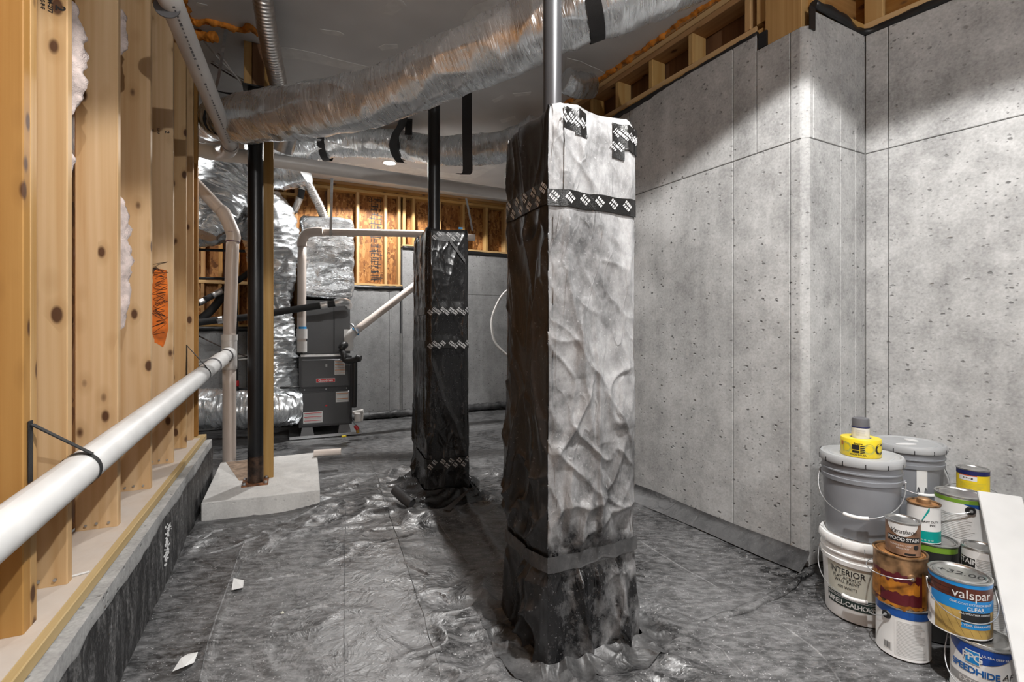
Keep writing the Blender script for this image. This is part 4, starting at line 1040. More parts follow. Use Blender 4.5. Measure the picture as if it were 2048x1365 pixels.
# ================================================================== PIPES
def pipe(name, label, pts, r, mat, n=60, m=24, parent=None, cat='pipe'):
    o = obj(name, tube([tuple(p) for p in pts], r, n, m), mat, parent)
    if label: tag(o, label, cat)
    return o
def collar(parent, c, d, r, w, mat, name='coupling'):
    d = Vector(d).normalized(); c = Vector(c)
    return obj(name, fix(MB().cyl(c - d * w / 2, c + d * w / 2, r, r, 28).me(), 40), mat, parent)
# long horizontal drain
HP0 = P(380, 297, 3.98); HP1 = P(549, 322, 4.28); HP2 = P(1060, 396, 5.55)
hp = thing('drain_pipe', 'long white drain pipe running level below the ceiling', 'pipe', HP1)
dirH = (HP2 - HP1).normalized(); HP0 = HP1 - dirH * 1.0
pipe('run', None, [HP0, HP1 + (HP2 - HP1) * 0.5, HP2], 0.060, M['pvc'], 30, 28, hp)
tcen = HP1 - dirH * 0.42
collar(hp, tcen, dirH, 0.066, 0.20, M['pvc'], 'tee_hub')
for x, y in ((663, 345), (936, 395)):
    pass
# sloping pipe from the ceiling at the upper left
u0, u1, u2 = P(322, -45, 1.95), P(330, 0, 2.03), P(461, 292, 3.40)
up = thing('sloping_drain_pipe', 'white plastic drain pipe sloping down from the upper left ceiling', 'pipe', u1)
pipe('run', None, [u0, u2], 0.048, M['pvc'], 12, 28, up)
du = (u2 - u0).normalized()
collar(up, P(334, 14, 2.07), du, 0.0488, 0.006, M['pvc_mark'], 'joint_ring'); collar(up, u0.lerp(u2, 0.985), du, 0.0492, 0.008, M['pvc_mark'], 'joint_ring'); collar(up, P(437, 238, 3.05), du, 0.0488, 0.006, M['pvc_mark'], 'joint_ring')
pipe('wye_branch', None, [u2, u2.lerp(tcen, 0.4) + Vector((0.0, 0.02, -0.01)), tcen], 0.053, M['pvc'], 16, 24, up)
mb = MB(); rr = random.Random(2); toC = (Vector((0, 0, H)) - u0.lerp(u2, 0.5)); sd = du.cross(toC).normalized(); nn = sd.cross(du).normalized()
if nn.dot(toC) < 0: nn = -nn
f = 0.03
while f < 0.9:
    if rr.random() < 0.8:
        mb.box(u0.lerp(u2, f) + nn * 0.0487 - sd * 0.002, du, sd, nn, rr.uniform(0.008, 0.02), rr.uniform(0.004, 0.011), 0.0008)
    f += 0.018
obj('printed_line', mb.me(), M['pvc_mark'], up)
# low pipe along the stud wall
l0, l1 = P(-160, 1180, 0.93), P(458, 707, 4.15)
l00 = P(0, 1066, 1.08)
lp = thing('wall_drain_pipe', 'long white drain pipe strapped low along the stud wall', 'pipe', l00)
dl = (l1 - l00).normalized(); l0 = l00 - dl * 0.35
pipe('run', None, [l0, l1 - dl * 0.12], 0.050, M['pvc_dusty'], 30, 32, lp)
vp = Vector((l1.x, l1.y, 0)) + dl * 0.02; vp.z = 0
pipe('wye_branch', None, [l1 - dl * 0.75, l1 - dl * 0.40], 0.0565, M['pvc_dusty'], 10, 32, lp)
collar(lp, l1 - dl * 0.76, dl, 0.0575, 0.012, M['pvc_mark'], 'joint_ring')
pipe('tee_arm', None, [l1 - dl * 0.18, l1 - dl * 0.02], 0.057, M['pvc_dusty'], 6, 32, lp); collar(lp, l1 - dl * 0.19, dl, 0.0585, 0.008, M['pvc_mark'], 'joint_ring')
vt = thing('stand_pipe', 'upright cream plastic pipe with elbow beside the stud wall end', 'pipe', (vp.x, vp.y, 0))
z1 = P(462, 455, vp.y).z
pipe('riser', None, [Vector((vp.x, vp.y, 0.02)), Vector((vp.x, vp.y, l1.z - 0.14))], 0.052, M['pvc_cream'], 8, 28, vt)
pipe('tee_body', None, [Vector((vp.x, vp.y, l1.z - 0.14)), Vector((vp.x, vp.y, l1.z + 0.13))], 0.060, M['pvc'], 8, 28, vt)
collar(vt, Vector((vp.x, vp.y, l1.z + 0.135)), UP, 0.0635, 0.05, M['pvc'])
e1 = Vector((vp.x + 0.03, vp.y, z1 - 0.08))
pipe('riser', None, [Vector((vp.x, vp.y, l1.z + 0.12)), e1], 0.050, M['pvc_cream'], 8, 28, vt)
e3 = P(395, 372, vp.y - 0.05)
e2 = e1.lerp(e3, 0.30) + Vector((0.02, 0, 0.06))
pipe('elbow', None, [e1 - UP * 0.05, e1 + UP * 0.03, e2, e2.lerp(e3, 0.15)], 0.055, M['pvc_cream'], 24, 28, vt)
pipe('inclined_run', None, [e2, e3.lerp(e2, -0.6)], 0.050, M['pvc_cream'], 8, 28, vt)
collar(vt, e1 - UP * 0.045, UP, 0.0556, 0.006, M['purple'], 'primer_ring'); collar(vt, e1 + UP * 0.035 + Vector((-0.002, 0, 0)), UP, 0.0556, 0.004, M['purple'], 'primer_ring')
# strap hangers of the low pipe
def hanger(x, label, anchor):
    f = (P(x, 0, 1).x - 0)  # column ratio
    t = meet(l0, dl, x); c = l0 + dl * t
    hg = thing('pipe_hanger', label, 'hanger', c)
    obj('loop', tube([tuple(c - dl * 0.010), tuple(c + dl * 0.010)], 0.0525, 3, 32, None, False), M['strap'], hg)
    tt = meet(L0 + NL * (KI - 0.004), D1, anchor[0]); w0 = lw(tt, KI - 0.004, 0); zt = P(anchor[0], anchor[1], w0.y).z; zb_ = P(anchor[0], anchor[2], w0.y).z
    wt = Vector((w0.x, w0.y, zt)); wb = Vector((w0.x, w0.y, zb_))
    obj('tail', MB().box((wt + wb) / 2, D1, NL, UP, 0.022, 0.003, zt - zb_).me(), M['strap'], hg)
    top = c + UP * 0.045 - NL * 0.03
    a_, b_ = wt - NL * 0.003 - UP * 0.01, top
    mid = (a_ + b_) / 2
    obj('strap', MB().box(mid, (b_ - a_).normalized(), D1, (b_ - a_).normalized().cross(D1).normalized(), (b_ - a_).length, 0.02, 0.003).me(), M['strap'], hg)
hanger(160, 'black strap hanger on the low pipe at the nearest stud', (61, 842, 965))
hanger(403, 'black strap hanger on the low pipe near the tee', (374, 690, 755))

# ================================================================== FURNACE
FB = Vector((-2.46, 5.58, 0)); FW, FD_ = 0.585, 0.72; ZF0, ZF1 = 0.115, 0.935
def fw(a, k, z): return FB + D2 * a - NBK * k + UP * z      # a along the front, k depth behind the front
fu = thing('furnace', 'dark grey upright gas furnace with red badge on plastic risers', 'furnace', fw(FW / 2, FD_ / 2, 0))
obj('cabinet', MB().box(fw(FW / 2, FD_ / 2, (ZF0 + ZF1) / 2), D2, NBK, UP, FW, FD_, ZF1 - ZF0).me(), M['furnace'], fu)
def door(z0, z1, nm):
    me = MB().box(fw(FW / 2, -0.012, (z0 + z1) / 2), D2, NBK, UP, FW - 0.05, 0.03, z1 - z0).me(); fix(me)
    bm = bmesh.new(); bm.from_mesh(me); bmesh.ops.bevel(bm, geom=list(bm.edges), offset=0.010, segments=3, affect='EDGES'); bm.to_mesh(me); bm.free()
    return obj(nm, me, M['furnace_lite'], fu)
du_ = door(0.575, 0.905, 'upper_door'); dl_ = door(0.135, 0.525, 'lower_door')
def fl(parent, a0, a1, z0, z1, mat, name, k=-0.028):
    return obj(name, MB().box(fw((a0 + a1) / 2, k, (z0 + z1) / 2), D2, NBK, UP, a1 - a0, 0.0015, z1 - z0).me(), mat, parent)
bd = fl(du_, 0.185, 0.39, 0.635, 0.675, M['red'], 'badge', -0.029)
fl(bd, 0.183, 0.392, 0.632, 0.678, M['label_white'], 'badge_rim', -0.0285)
obj('lettering', flat_text('Goodman', 0.040, fw(0.2875, -0.0302, 0.655), D2, UP, bold=0.02).me(), M['label_white'], bd)
def sticker(parent, a0, a1, z0, z1, lines, mat):
    s_ = fl(parent, a0, a1, z0, z1, M['label_white'], 'sticker'); mb = MB(); mb2 = MB()
    for i in range(lines):
        z = z1 - (i + 0.35) * (z1 - z0) / lines
        mb.box(fw((a0 + a1) / 2, -0.0292, z), D2, NBK, UP, (a1 - a0) * 0.9, 0.0008, 0.007)
        for j in range(2): mb2.box(fw((a0 + a1) / 2, -0.0292, z - 0.012 - 0.009 * j), D2, NBK, UP, (a1 - a0) * 0.82, 0.0008, 0.003)
    obj('printed_line', mb.me(), mat, s_); obj('small_print', mb2.me(), M['label_grey'], s_)
sticker(du_, 0.385, 0.505, 0.715, 0.885, 5, M['orange_print'])
sticker(dl_, 0.40, 0.545, 0.39, 0.515, 2, M['orange_print'])
sticker(dl_, 0.045, 0.255, 0.165, 0.295, 3, M['red'])
fl(du_, 0.285, 0.305, 0.815, 0.845, M['label_grey'], 'spec_mark'); fl(dl_, 0.285, 0.305, 0.35, 0.368, M['red'], 'indicator')
for a in (0.06, 0.2925, 0.525):
    obj('screw', fix(MB().cyl(fw(a, 0, 0.55), fw(a, -0.006, 0.55), 0.007, 0.006, 10).me()), M['galv'], fu)
obj('top_flange', MB().box(fw(FW / 2 - 0.03, 0.05, ZF1 + 0.012), D2, NBK, UP, FW - 0.10, 0.10, 0.024).me(), M['foil_bright'], fu)
for a, k in ((0.09, 0.07), (0.50, 0.07), (0.09, 0.62), (0.50, 0.62)):
    V = []
    for s_, z in ((0.075, 0.012), (0.055, ZF0)):
        for i, j in ((-1, -1), (1, -1), (1, 1), (-1, 1)): V.append(fw(a + i * s_, k + j * s_, z))
    obj('riser', fix(mesh('riser', V, [(0, 1, 2, 3), (4, 5, 6, 7), (0, 1, 5, 4), (1, 2, 6, 5), (2, 3, 7, 6), (3, 0, 4, 7)])), M['riser'], fu)
pan = MB().box(fw(FW / 2, FD_ / 2 - 0.02, 0.006), D2, NBK, UP, FW + 0.20, FD_ + 0.16, 0.004)
for a, k, lx, ly in ((FW / 2, -0.095, FW + 0.2, 0.004), (-0.10, FD_ / 2, 0.004, FD_ + 0.16), (FW + 0.10, FD_ / 2, 0.004, FD_ + 0.16)): pan.box(fw(a, k + 0.0, 0.02), D2, NBK, UP, lx, ly, 0.03)
o = obj('drain_pan', pan.me(), M['galv']); tag(o, 'shiny metal drain pan under the furnace', 'pan')
# evaporator coil cabinet and foil plenum
co = thing('coil_cabinet', 'dark grey coil cabinet sitting on top of the furnace', 'cabinet', fw(FW / 2, 0.4, ZF1))
obj('body', MB().box(fw(FW / 2 + 0.02, 0.40, (ZF1 + 1.60) / 2 + 0.013), D2, NBK, UP, FW - 0.06, 0.62, 1.60 - ZF1 - 0.028).me(), M['furnace'], co)
obj('access_panel', MB().box(fw(0.21, 0.088, 1.27), D2, NBK, UP, 0.34, 0.006, 0.60).me(), M['furnace_lite'], co)
obj('side_panel', MB().box(fw(0.485, 0.088, 1.27), D2, NBK, UP, 0.175, 0.006, 0.60).me(), M['furnace_lite'], co)
lb = obj('sticker', MB().box(fw(0.535, 0.083, 1.17), D2, NBK, UP, 0.065, 0.002, 0.17).me(), M['label_white'], co)
obj('yellow_patch', MB().box(fw(0.55, 0.081, 1.11), D2, NBK, UP, 0.035, 0.002, 0.05).me(), M['yellow_dull'], lb)
def soft_box(cfun, a0, a1, k0, k1, z0, z1, n=26, amp=0.012, seed=0.0, bulge=0.02):
    """a foil-wrapped box: subdivided, edges rounded, surface rumpled"""
    me = MB().box((0, 0, 0), (1, 0, 0), (0, 1, 0), (0, 0, 1), 1, 1, 1).me()
    bm = bmesh.new(); bm.from_mesh(me); bmesh.ops.subdivide_edges(bm, edges=bm.edges, cuts=n, use_grid_fill=True)
    W_, D_, Z_ = a1 - a0, k1 - k0, z1 - z0
    for v in bm.verts:
        p = v.co * 2; q = Vector((p.x * W_ / 2, p.y * D_ / 2, p.z * Z_ / 2)); r = 0.045
        inner = Vector((max(-W_ / 2 + r, min(W_ / 2 - r, q.x)), max(-D_ / 2 + r, min(D_ / 2 - r, q.y)), max(-Z_ / 2 + r, min(Z_ / 2 - r, q.z))))
        dv = q - inner
        if dv.length > 1e-6: q = inner + dv.normalized() * r
        nrm = dv.normalized() if dv.length > 1e-6 else Vector((0, 0, 1))
        s_ = q + Vector((seed, seed, seed))
        h = amp * (noise.noise(Vector((s_.x * 4, s_.y * 4, s_.z * 9))) + 0.8 * (ridge(noise.noise(Vector((s_.x * 5, s_.y * 5, s_.z * 14)))) ** 3 - 0.4))
        q += nrm * h
        w = cfun((a0 + a1) / 2 + q.x, (k0 + k1) / 2 + q.y, (z0 + z1) / 2 + q.z)
        v.co = w
    bmesh.ops.recalc_face_normals(bm, faces=bm.faces); bm.to_mesh(me); bm.free()
    me.polygons.foreach_set('use_smooth', [True] * len(me.polygons)); return me
o = obj('supply_plenum', soft_box(fw, 0.02, FW + 0.03, 0.06, 0.74, 1.628, 2.60, 40, 0.016, 3.3), M['foil_box']); tag(o, 'boxy foil wrapped plenum above the coil cabinet', 'plenum')

# vent pipes of the furnace
vtp = thing('vent_pipe', 'white plastic vent pipe rising from the furnace and turning right', 'pipe', fw(0.03, 0.0, ZF1))
Yv = 5.45
q0 = P(603, 705, Yv); q1 = P(604, 490, Yv); q2 = P(612, 468, Yv); q3 = P(630, 464, Yv); q4 = P(830, 468, 5.65); q5 = P(950, 476, 5.78)
pipe('riser', None, [q0, q1], 0.046, M['pvc_cream'], 8, 20, vtp)
pipe('elbow', None, [q1 - UP * 0.02, q1 + UP * 0.04, q2 + Vector((0.005, 0, 0.0)), q3, q3 + Vector((0.1, 0, 0))], 0.052, M['pvc_cream'], 30, 20, vtp)
pipe('run', None, [q3, q4, q5], 0.041, M['pvc_cream'], 20, 20, vtp)
collar(vtp, P(702, 466, 5.53), (1, 0.1, 0), 0.047, 0.08, M['pvc_cream']); collar(vtp, P(604, 668, Yv), UP, 0.056, 0.11, M['pvc'], 'coupling'); collar(vtp, P(604, 660, Yv) + UP * 0.02, UP, 0.0475, 0.03, M['blue_tape'], 'primer_ring')
collar(vtp, P(604, 694, Yv), UP, 0.053, 0.12, M['pvc'])
vt2 = thing('intake_pipe', 'cream plastic pipe running diagonally up from the furnace side', 'pipe', P(697, 700, 5.75))
pipe('run', None, [P(712, 662, 5.75), P(815, 583, 6.05), P(870, 541, 6.2)], 0.046, M['pvc_cream'], 16, 20, vt2)
pipe('elbow', None, [P(697, 702, 5.75), P(697, 682, 5.75), P(702, 670, 5.75), P(714, 660, 5.76)], 0.054, M['pvc'], 24, 20, vt2)
collar(vt2, P(697, 690, 5.75), UP, 0.059, 0.05, M['pvc']); collar(vt2, P(711, 663, 5.75), P(815, 583, 6.05) - P(712, 662, 5.75), 0.056, 0.02, M['blue_tape'], 'primer_ring')
pipe('band_clamp', None, [P(700, 648, 5.68), P(706, 652, 5.66), P(716, 668, 5.66)], 0.012, M['galv'], 10, 8, vt2)
trp = thing('condensate_trap', 'black plastic condensate trap and drain hose at the furnace corner', 'trap', P(712, 830, 5.5))
pipe('trap_body', None, [P(683, 700, 5.45), P(688, 712, 5.42), P(690, 720, 5.42), P(700, 722, 5.42), P(718, 718, 5.42)], 0.034, M['black'], 26, 14, trp)
pipe('elbow', None, [P(682, 699, 5.45), P(686, 692, 5.46), P(690, 690, 5.5)], 0.042, M['black'], 10, 14, trp)
pipe('drop_hose', None, [P(709, 722, 5.44), P(709, 770, 5.44), P(708, 815, 5.44)], 0.030, M['black'], 20, 14, trp)
pipe('tee_cap', None, [P(712, 716, 5.42), P(722, 718, 5.42)], 0.036, M['black'], 6, 14, trp)
pmp = thing('drain_cup', 'small white drain fitting with red valve beside the furnace', 'fitting', P(716, 868, 5.5))
pipe('cup', None, [P(716, 843, 5.52), P(716, 826, 5.52)], 0.040, M['pvc'], 8, 18, pmp); pipe('spout', None, [P(706, 826, 5.52), P(727, 822, 5.52)], 0.020, M['pvc'], 8, 14, pmp); pipe('leg', None, [P(726, 826, 5.52), P(724, 842, 5.52)], 0.012, M['pvc'], 8, 12, pmp)
pipe('valve', None, [P(710, 852, 5.5), P(716, 860, 5.5)], 0.022, M['red'], 8, 12, pmp); pipe('brass_nut', None, [P(714, 858, 5.5), P(716, 867, 5.5)], 0.018, plain('brass', (0.5, 0.3, 0.06), 0.35, 0.7), 6, 10, pmp)

# refrigerant line across the coil cabinet
rl = thing('refrigerant_line', 'black insulated line crossing to the coil cabinet with foil taped end', 'hose', P(600, 618, 5.2))
pts = [P(380, 648, 5.0), P(440, 640, 5.05), P(500, 634, 5.1), P(560, 624, 5.15), P(630, 613, 5.2), P(690, 604, 5.3)]
pipe('tube', None, pts, 0.036, M['rubber'], 80, 18, rl)
pipe('foil_tape', None, [P(641, 612, 5.21), P(656, 610, 5.23)], 0.040, M['foil_bright'], 6, 18, rl)
pipe('foil_elbow', None, [P(670, 607, 5.26), P(684, 604, 5.28), P(694, 606, 5.36), P(697, 612, 5.5)], 0.044, M['foil_bright'], 24, 18, rl)
pipe('foil_tape', None, [P(436, 641, 5.05), P(448, 639, 5.06)], 0.040, M['foil_bright'], 6, 18, rl)
r2 = thing('refrigerant_line', 'black line with silver tape slanting up in front of strand board', 'hose', P(440, 590, 5.6))
pipe('tube', None, [P(380, 615, 5.4), P(415, 597, 5.5), P(450, 578, 5.6), P(500, 545, 5.7)], 0.034, M['rubber'], 40, 14, r2); pipe('foil_tape', None, [P(425, 592, 5.52), P(445, 581, 5.58)], 0.038, M['foil_bright'], 6, 14, r2); pipe('foil_tape', None, [P(398, 606, 5.45), P(410, 600, 5.48)], 0.038, M['foil_bright'], 6, 14, r2)
pipe('refrigerant_line', 'thick black line curving down behind the cream pipe', [P(385, 648, 5.5), P(410, 632, 5.55), P(432, 610, 5.6), P(455, 575, 5.7)], 0.045, M['rubber'], 40, 16, None, 'hose')
# gas piping
gp = thing('gas_pipe', 'thin black gas pipe with red valve beside the steel post', 'pipe', P(473, 800, 5.35))
Yg = 5.35
pipe('riser', None, [P(473, 555, Yg), P(473, 803, Yg)], 0.018, M['black'], 6, 12, gp)
pipe('upper_run', None, [P(380, 557, Yg), P(473, 558, Yg)], 0.015, M['black'], 6, 12, gp)
pipe('top_run', None, [P(380, 499, 5.4), P(503, 503, 5.5)], 0.016, M['black'], 6, 12, gp)
pipe('branch', None, [P(473, 779, Yg), P(600, 775, 5.5)], 0.014, M['black'], 6, 12, gp)
pipe('valve', None, [P(473, 762, Yg), P(473, 773, Yg)], 0.026, M['red'], 6, 12, gp); pipe('tee', None, [P(473, 774, Yg), P(473, 784, Yg)], 0.024, M['black'], 6, 12, gp); pipe('drip_cap', None, [P(473, 796, Yg), P(473, 804, Yg)], 0.023, M['black'], 6, 12, gp)
pipe('water_line', 'upper of two thin white lines on the concrete behind the tee', [P(380, 724, 5.7), P(440, 718, 5.75), P(500, 711, 5.8)], 0.013, M['pvc'], 12, 10)
pipe('water_line', 'lower of two thin white lines on the concrete behind the tee', [P(380, 731, 5.7), P(440, 724, 5.75), P(500, 718, 5.8)], 0.013, M['pvc'], 12, 10)
pipe('brace_cable', 'dark cable slanting across the concrete by the stud wall end', [P(380, 664, 5.55), P(445, 695, 5.6), P(500, 716, 5.65)], 0.007, M['cable_dark'], 10, 8, None, 'cable')
pipe('coiled_hose', 'white hose looping out behind the near wrapped pier', [P(1030, 570, 6.3), P(1004, 592, 6.3), P(986, 630, 6.3), P(984, 660, 6.3), P(992, 688, 6.3), P(1015, 712, 6.3)], 0.016, M['pvc'], 50, 12, None, 'hose')

# ================================================================== HANGING STRAPS, WIRES
def ribbon(name, label, pts, w, side, mat, cat='strap', n=30, parent=None):
    C = catmull([tuple(p) for p in pts], n); sd = Vector(side).normalized() * (w / 2); V = []
    for i, p in enumerate(C):
        p = Vector(p); t = (Vector(C[min(i + 1, n - 1)]) - Vector(C[max(i - 1, 0)])).normalized(); nn_ = t.cross(sd).normalized() * 0.0012
        V += [p - sd + nn_, p + sd + nn_, p + sd - nn_, p - sd - nn_]
    Fc = [(4 * i + k, 4 * i + (k + 1) % 4, 4 * i + 4 + (k + 1) % 4, 4 * i + 4 + k) for i in range(n - 1) for k in range(4)] + [(0, 1, 2, 3), (4 * n - 4, 4 * n - 3, 4 * n - 2, 4 * n - 1)]
    o = obj(name, fix(mesh('ribbon', V, Fc, None, False)), mat, parent)
    if label: tag(o, label, cat)
    return o
Ys = 3.36
ribbon('duct_strap', 'long black strap hanging straight down with folded end', [P(935, 56, Ys), P(934, 150, Ys), P(934, 250, Ys), P(935, 320, Ys), P(935, 343, Ys), P(931, 349, Ys + 0.01), P(921, 347, Ys + 0.03)], 0.068, (1, 0.05, 0), M['strap'], n=50)
ribbon('duct_strap', 'curved black strap looped under the rear duct', [P(815, 150, 4.0), P(806, 240, 4.55), P(792, 268, 4.68), P(786, 290, 4.72), P(790, 308, 4.74), P(800, 324, 4.76), P(806, 326, 4.8)], 0.075, (1, 0.2, 0.0), M['strap'], n=50)
ribbon('duct_strap', 'short straight black strap above the rear duct', [P(819, 170, 4.2), P(818, 230, 4.68), P(817, 270, 4.70)], 0.07, (1, 0, 0), M['strap'], n=20)
ribbon('perforated_strap', 'perforated steel strap hanging beside the sloping pipe', [on_ceil(452, 52, 0.002), P(446, 100, 3.45), P(438, 150, 3.4), P(431, 178, 3.36)], 0.02, (1, 0.2, 0.1), M['galv'], n=20)
ribbon('pipe_strap', 'thin white strap holding the vent pipe over the plenum', [P(664, 356, 5.2), P(663, 400, 5.4), P(662, 440, 5.43), P(661, 472, 5.43)], 0.028, (1, 0.1, 0), M['galv'], n=16)
ribbon('pipe_strap', 'thin white strap slanting behind the far pier', [P(932, 396, 5.5), P(938, 425, 5.6), P(945, 462, 5.7)], 0.022, (1, 0.1, 0), M['galv'], n=16)
for i, (pts, mt, lab) in enumerate([([P(376, 42, 3.3), P(410, 85, 3.4), P(440, 120, 3.5), P(470, 150, 3.6), P(485, 170, 3.62), P(500, 176, 3.62)], 'cable', 'pale cable draping from the foam to the steel post'),
                        ([P(420, 72, 3.6), P(432, 100, 3.6), P(455, 130, 3.62), P(475, 158, 3.64), P(500, 172, 3.64)], 'cable', 'second pale cable draping to the steel post'),
                        ([P(402, 100, 3.7), P(440, 110, 3.7), P(490, 120, 3.7)], 'cable_dark', 'brown cable crossing below the foam bead'),
                        ([P(402, 110, 3.72), P(440, 132, 3.7), P(480, 156, 3.66), P(500, 166, 3.64)], 'cable', 'upper of two grey cables sloping to the post top'),
                        ([P(402, 113, 3.75), P(440, 138, 3.73), P(480, 161, 3.69), P(500, 170, 3.67)], 'cable_dark', 'lower of two cables sloping to the post top')]):
    pipe('wire', lab, pts, 0.0055, M[mt], 30, 8, None, 'cable')
ribbon('loose_strap', 'black strap loop hanging behind the sloping pipe', [P(412, 222, 3.42), P(409, 240, 3.42), P(414, 255, 3.42), P(425, 266, 3.42), P(440, 272, 3.42)], 0.03, (0.1, 1, 0.0), M['strap'], n=24)
ribbon('loose_strap', 'flat dark strap lying along the top of the main duct', [P(428, 180, 3.3), P(450, 186, 3.3), P(480, 188, 3.3), P(520, 182, 3.3)], 0.05, (0, 1, 0.2), M['strap'], n=16)

# ================================================================== RECESSED LIGHTS
lamp_labels = ['round recessed ceiling lamp above the foreground', 'glowing round recessed ceiling lamp beyond the rear duct', 'recessed ceiling lamp hidden above the near pier', 'recessed ceiling lamp in the hidden left bay']
for (x, y, w, cone), lab in zip(LAMPS, lamp_labels):
    e = thing('recessed_lamp', lab, 'lamp', (x, y, CEIL), 'recessed ceiling lamps')
    obj('trim_ring', lathe([(0.072, -0.001), (0.074, -0.006), (0.090, -0.005), (0.095, -0.0008)], (x, y, CEIL), 40), M['white'], e)
    obj('lens', lathe([(0.0, -0.002), (0.072, -0.0015)], (x, y, CEIL), 40), M['lens'], e)
    li = bpy.data.lights.new('lamp_light', 'SPOT'); li.energy = w; li.spot_size = math.radians(cone); li.spot_blend = 0.10; li.shadow_soft_size = 0.05; li.color = (1.0, 0.985, 0.965)
    lo = bpy.data.objects.new('lamp_light', li); reg(lo, Matrix.Translation((x, y, CEIL - 0.012)), e)

for (x, y, w), lab in zip(FILL_BULBS, ('added unseen fill bulb behind the viewer on the left', 'added unseen fill bulb behind the viewer on the right')):
    e = thing('fill_bulb', lab, 'lamp', (x, y, CEIL), 'added fill bulbs')
    obj('holder', lathe([(0.0, -0.045), (0.022, -0.045), (0.028, -0.04), (0.055, -0.012), (0.058, -0.0008)], (x, y, CEIL), 32), M['white'], e)
    obj('bulb', lathe([(0.0, -0.150), (0.018, -0.146), (0.029, -0.130), (0.030, -0.112), (0.022, -0.085), (0.014, -0.065), (0.0135, -0.044)], (x, y, CEIL), 32), M['bulb'], e)
    li = bpy.data.lights.new('lamp_light', 'POINT'); li.energy = w; li.shadow_soft_size = 0.03; li.color = (1.0, 0.985, 0.965)
    lo = bpy.data.objects.new('lamp_light', li); reg(lo, Matrix.Translation((x, y, CEIL - 0.185)), e)

# ================================================================== PAINT CANS AND BUCKETS
def arc_patch(c, r, th0, a0, a1, z0, z1, n=24, nz=1, z_of=None):
    """a label wrapped on a can: angles in radians to the right of the direction th0"""
    V = []
    for i in range(n + 1):
        a = th0 + a0 + (a1 - a0) * i / n
        for j in range(nz + 1):
            f = j / nz; lo, hi = (z0, z1) if z_of is None else z_of(i / n)
            V.append((c[0] + r * math.cos(a), c[1] + r * math.sin(a), c[2] + lo + (hi - lo) * f))
    m = nz + 1
    return mesh('label', V, [(i * m + j, (i + 1) * m + j, (i + 1) * m + j + 1, i * m + j + 1) for i in range(n) for j in range(nz)], None, True)
def cyl_text(body, size, c, r, th0, a, z, mb=None, yscale=1.0, **k):
    V, Fc = text_data(body, size, **k); mb = mb or MB()
    mb.add([Vector((c[0] + r * math.cos(th0 + a + v.x / r), c[1] + r * math.sin(th0 + a + v.x / r), c[2] + z + v.y * yscale)) for v in V], Fc); return mb
def face_of(x, y): return math.atan2(-y, -x)
def small_lines(c, r, th0, a0, a1, z0, z1, n, rr, ht=0.0012):
    mb = MB()
    for i in range(n):
        z = z0 + (z1 - z0) * (i + 0.5) / n; b = a1 - (a1 - a0) * rr.uniform(0, 0.25)
        me = arc_patch(c, r, th0, a0, b, z - ht / 2, z + ht / 2, 8)
        mb.add([v.co for v in me.vertices], [tuple(p.vertices) for p in me.polygons]); bpy.data.meshes.remove(me)
    return mb.me()
def wire_bail(parent, c, R, th0, z, drop, r=0.0018, mat='wire', grip=None, tilt=0.0, swing=1.0):
    pts = []
    for i in range(25):
        a = -math.pi / 2 + math.pi * i / 24
        rad = R + 0.008 + 0.014 * math.cos(a) * swing
        pts.append((c[0] + rad * math.cos(th0 + a), c[1] + rad * math.sin(th0 + a), c[2] + z - drop * math.cos(a) ** 0.8 + tilt * math.sin(a)))
    o = obj('bail_handle', tube(pts, r, 60, 8), M[mat], parent)
    if grip:
        g = [p for i, p in enumerate(pts) if 10 <= i <= 14]
        obj('grip', tube(g, grip, 16, 12), M['white_bucket'], o)
    return o
def ear(parent, c, R, ang, z, mat='black', r=0.016):
    d = Vector((math.cos(ang), math.sin(ang), 0)); p = Vector(c) + UP * z + d * (R - 0.002)
    o = obj('ear', fix(MB().cyl(p, p + d * 0.007, r, r * 0.8, 20).me(), 40), M[mat], parent)
    obj('rivet', fix(MB().cyl(p + d * 0.006, p + d * 0.011, r * 0.35, r * 0.3, 12).me(), 40), M['wire'], o)
def tin(label, x, y, z, R, h, body='label_white', lid='tin', group=None, turn=0.0, plug=True):
    c = (x, y, z); th0 = face_of(x, y) + turn
    t = thing('paint_can', label, 'can', c, group)
    obj('body', lathe([(0, 0.002), (R - 0.004, 0.002), (R, 0.0), (R + 0.0012, 0.002), (R, 0.005), (R, h - 0.007)], c, 56), M[body], t)
    obj('rim', lathe([(R, h - 0.008), (R + 0.0022, h - 0.005), (R + 0.0022, h - 0.001), (R - 0.001, h), (R - 0.004, h - 0.001), (R - 0.006, h - 0.006)], c, 56), M[lid if lid != 'rust_lid' else 'rust_tin'], t)
    k = R * 0.83
    prof = [(R - 0.005, h - 0.007), (k + 0.004, h - 0.008), (k + 0.002, h - 0.003), (k - 0.001, h - 0.002), (k - 0.004, h - 0.006), (k * 0.9, h - 0.0055), (k * 0.88, h - 0.0045), (0.0, h - 0.0045)] if plug else [(R - 0.005, h - 0.006), (R * 0.8, h - 0.005), (0, h - 0.004)]
    obj('lid', lathe(prof, c, 56), M[lid], t)
    return t, c, th0
GAL_R, GAL_H, QT_R, QT_H = 0.0835, 0.190, 0.0535, 0.124

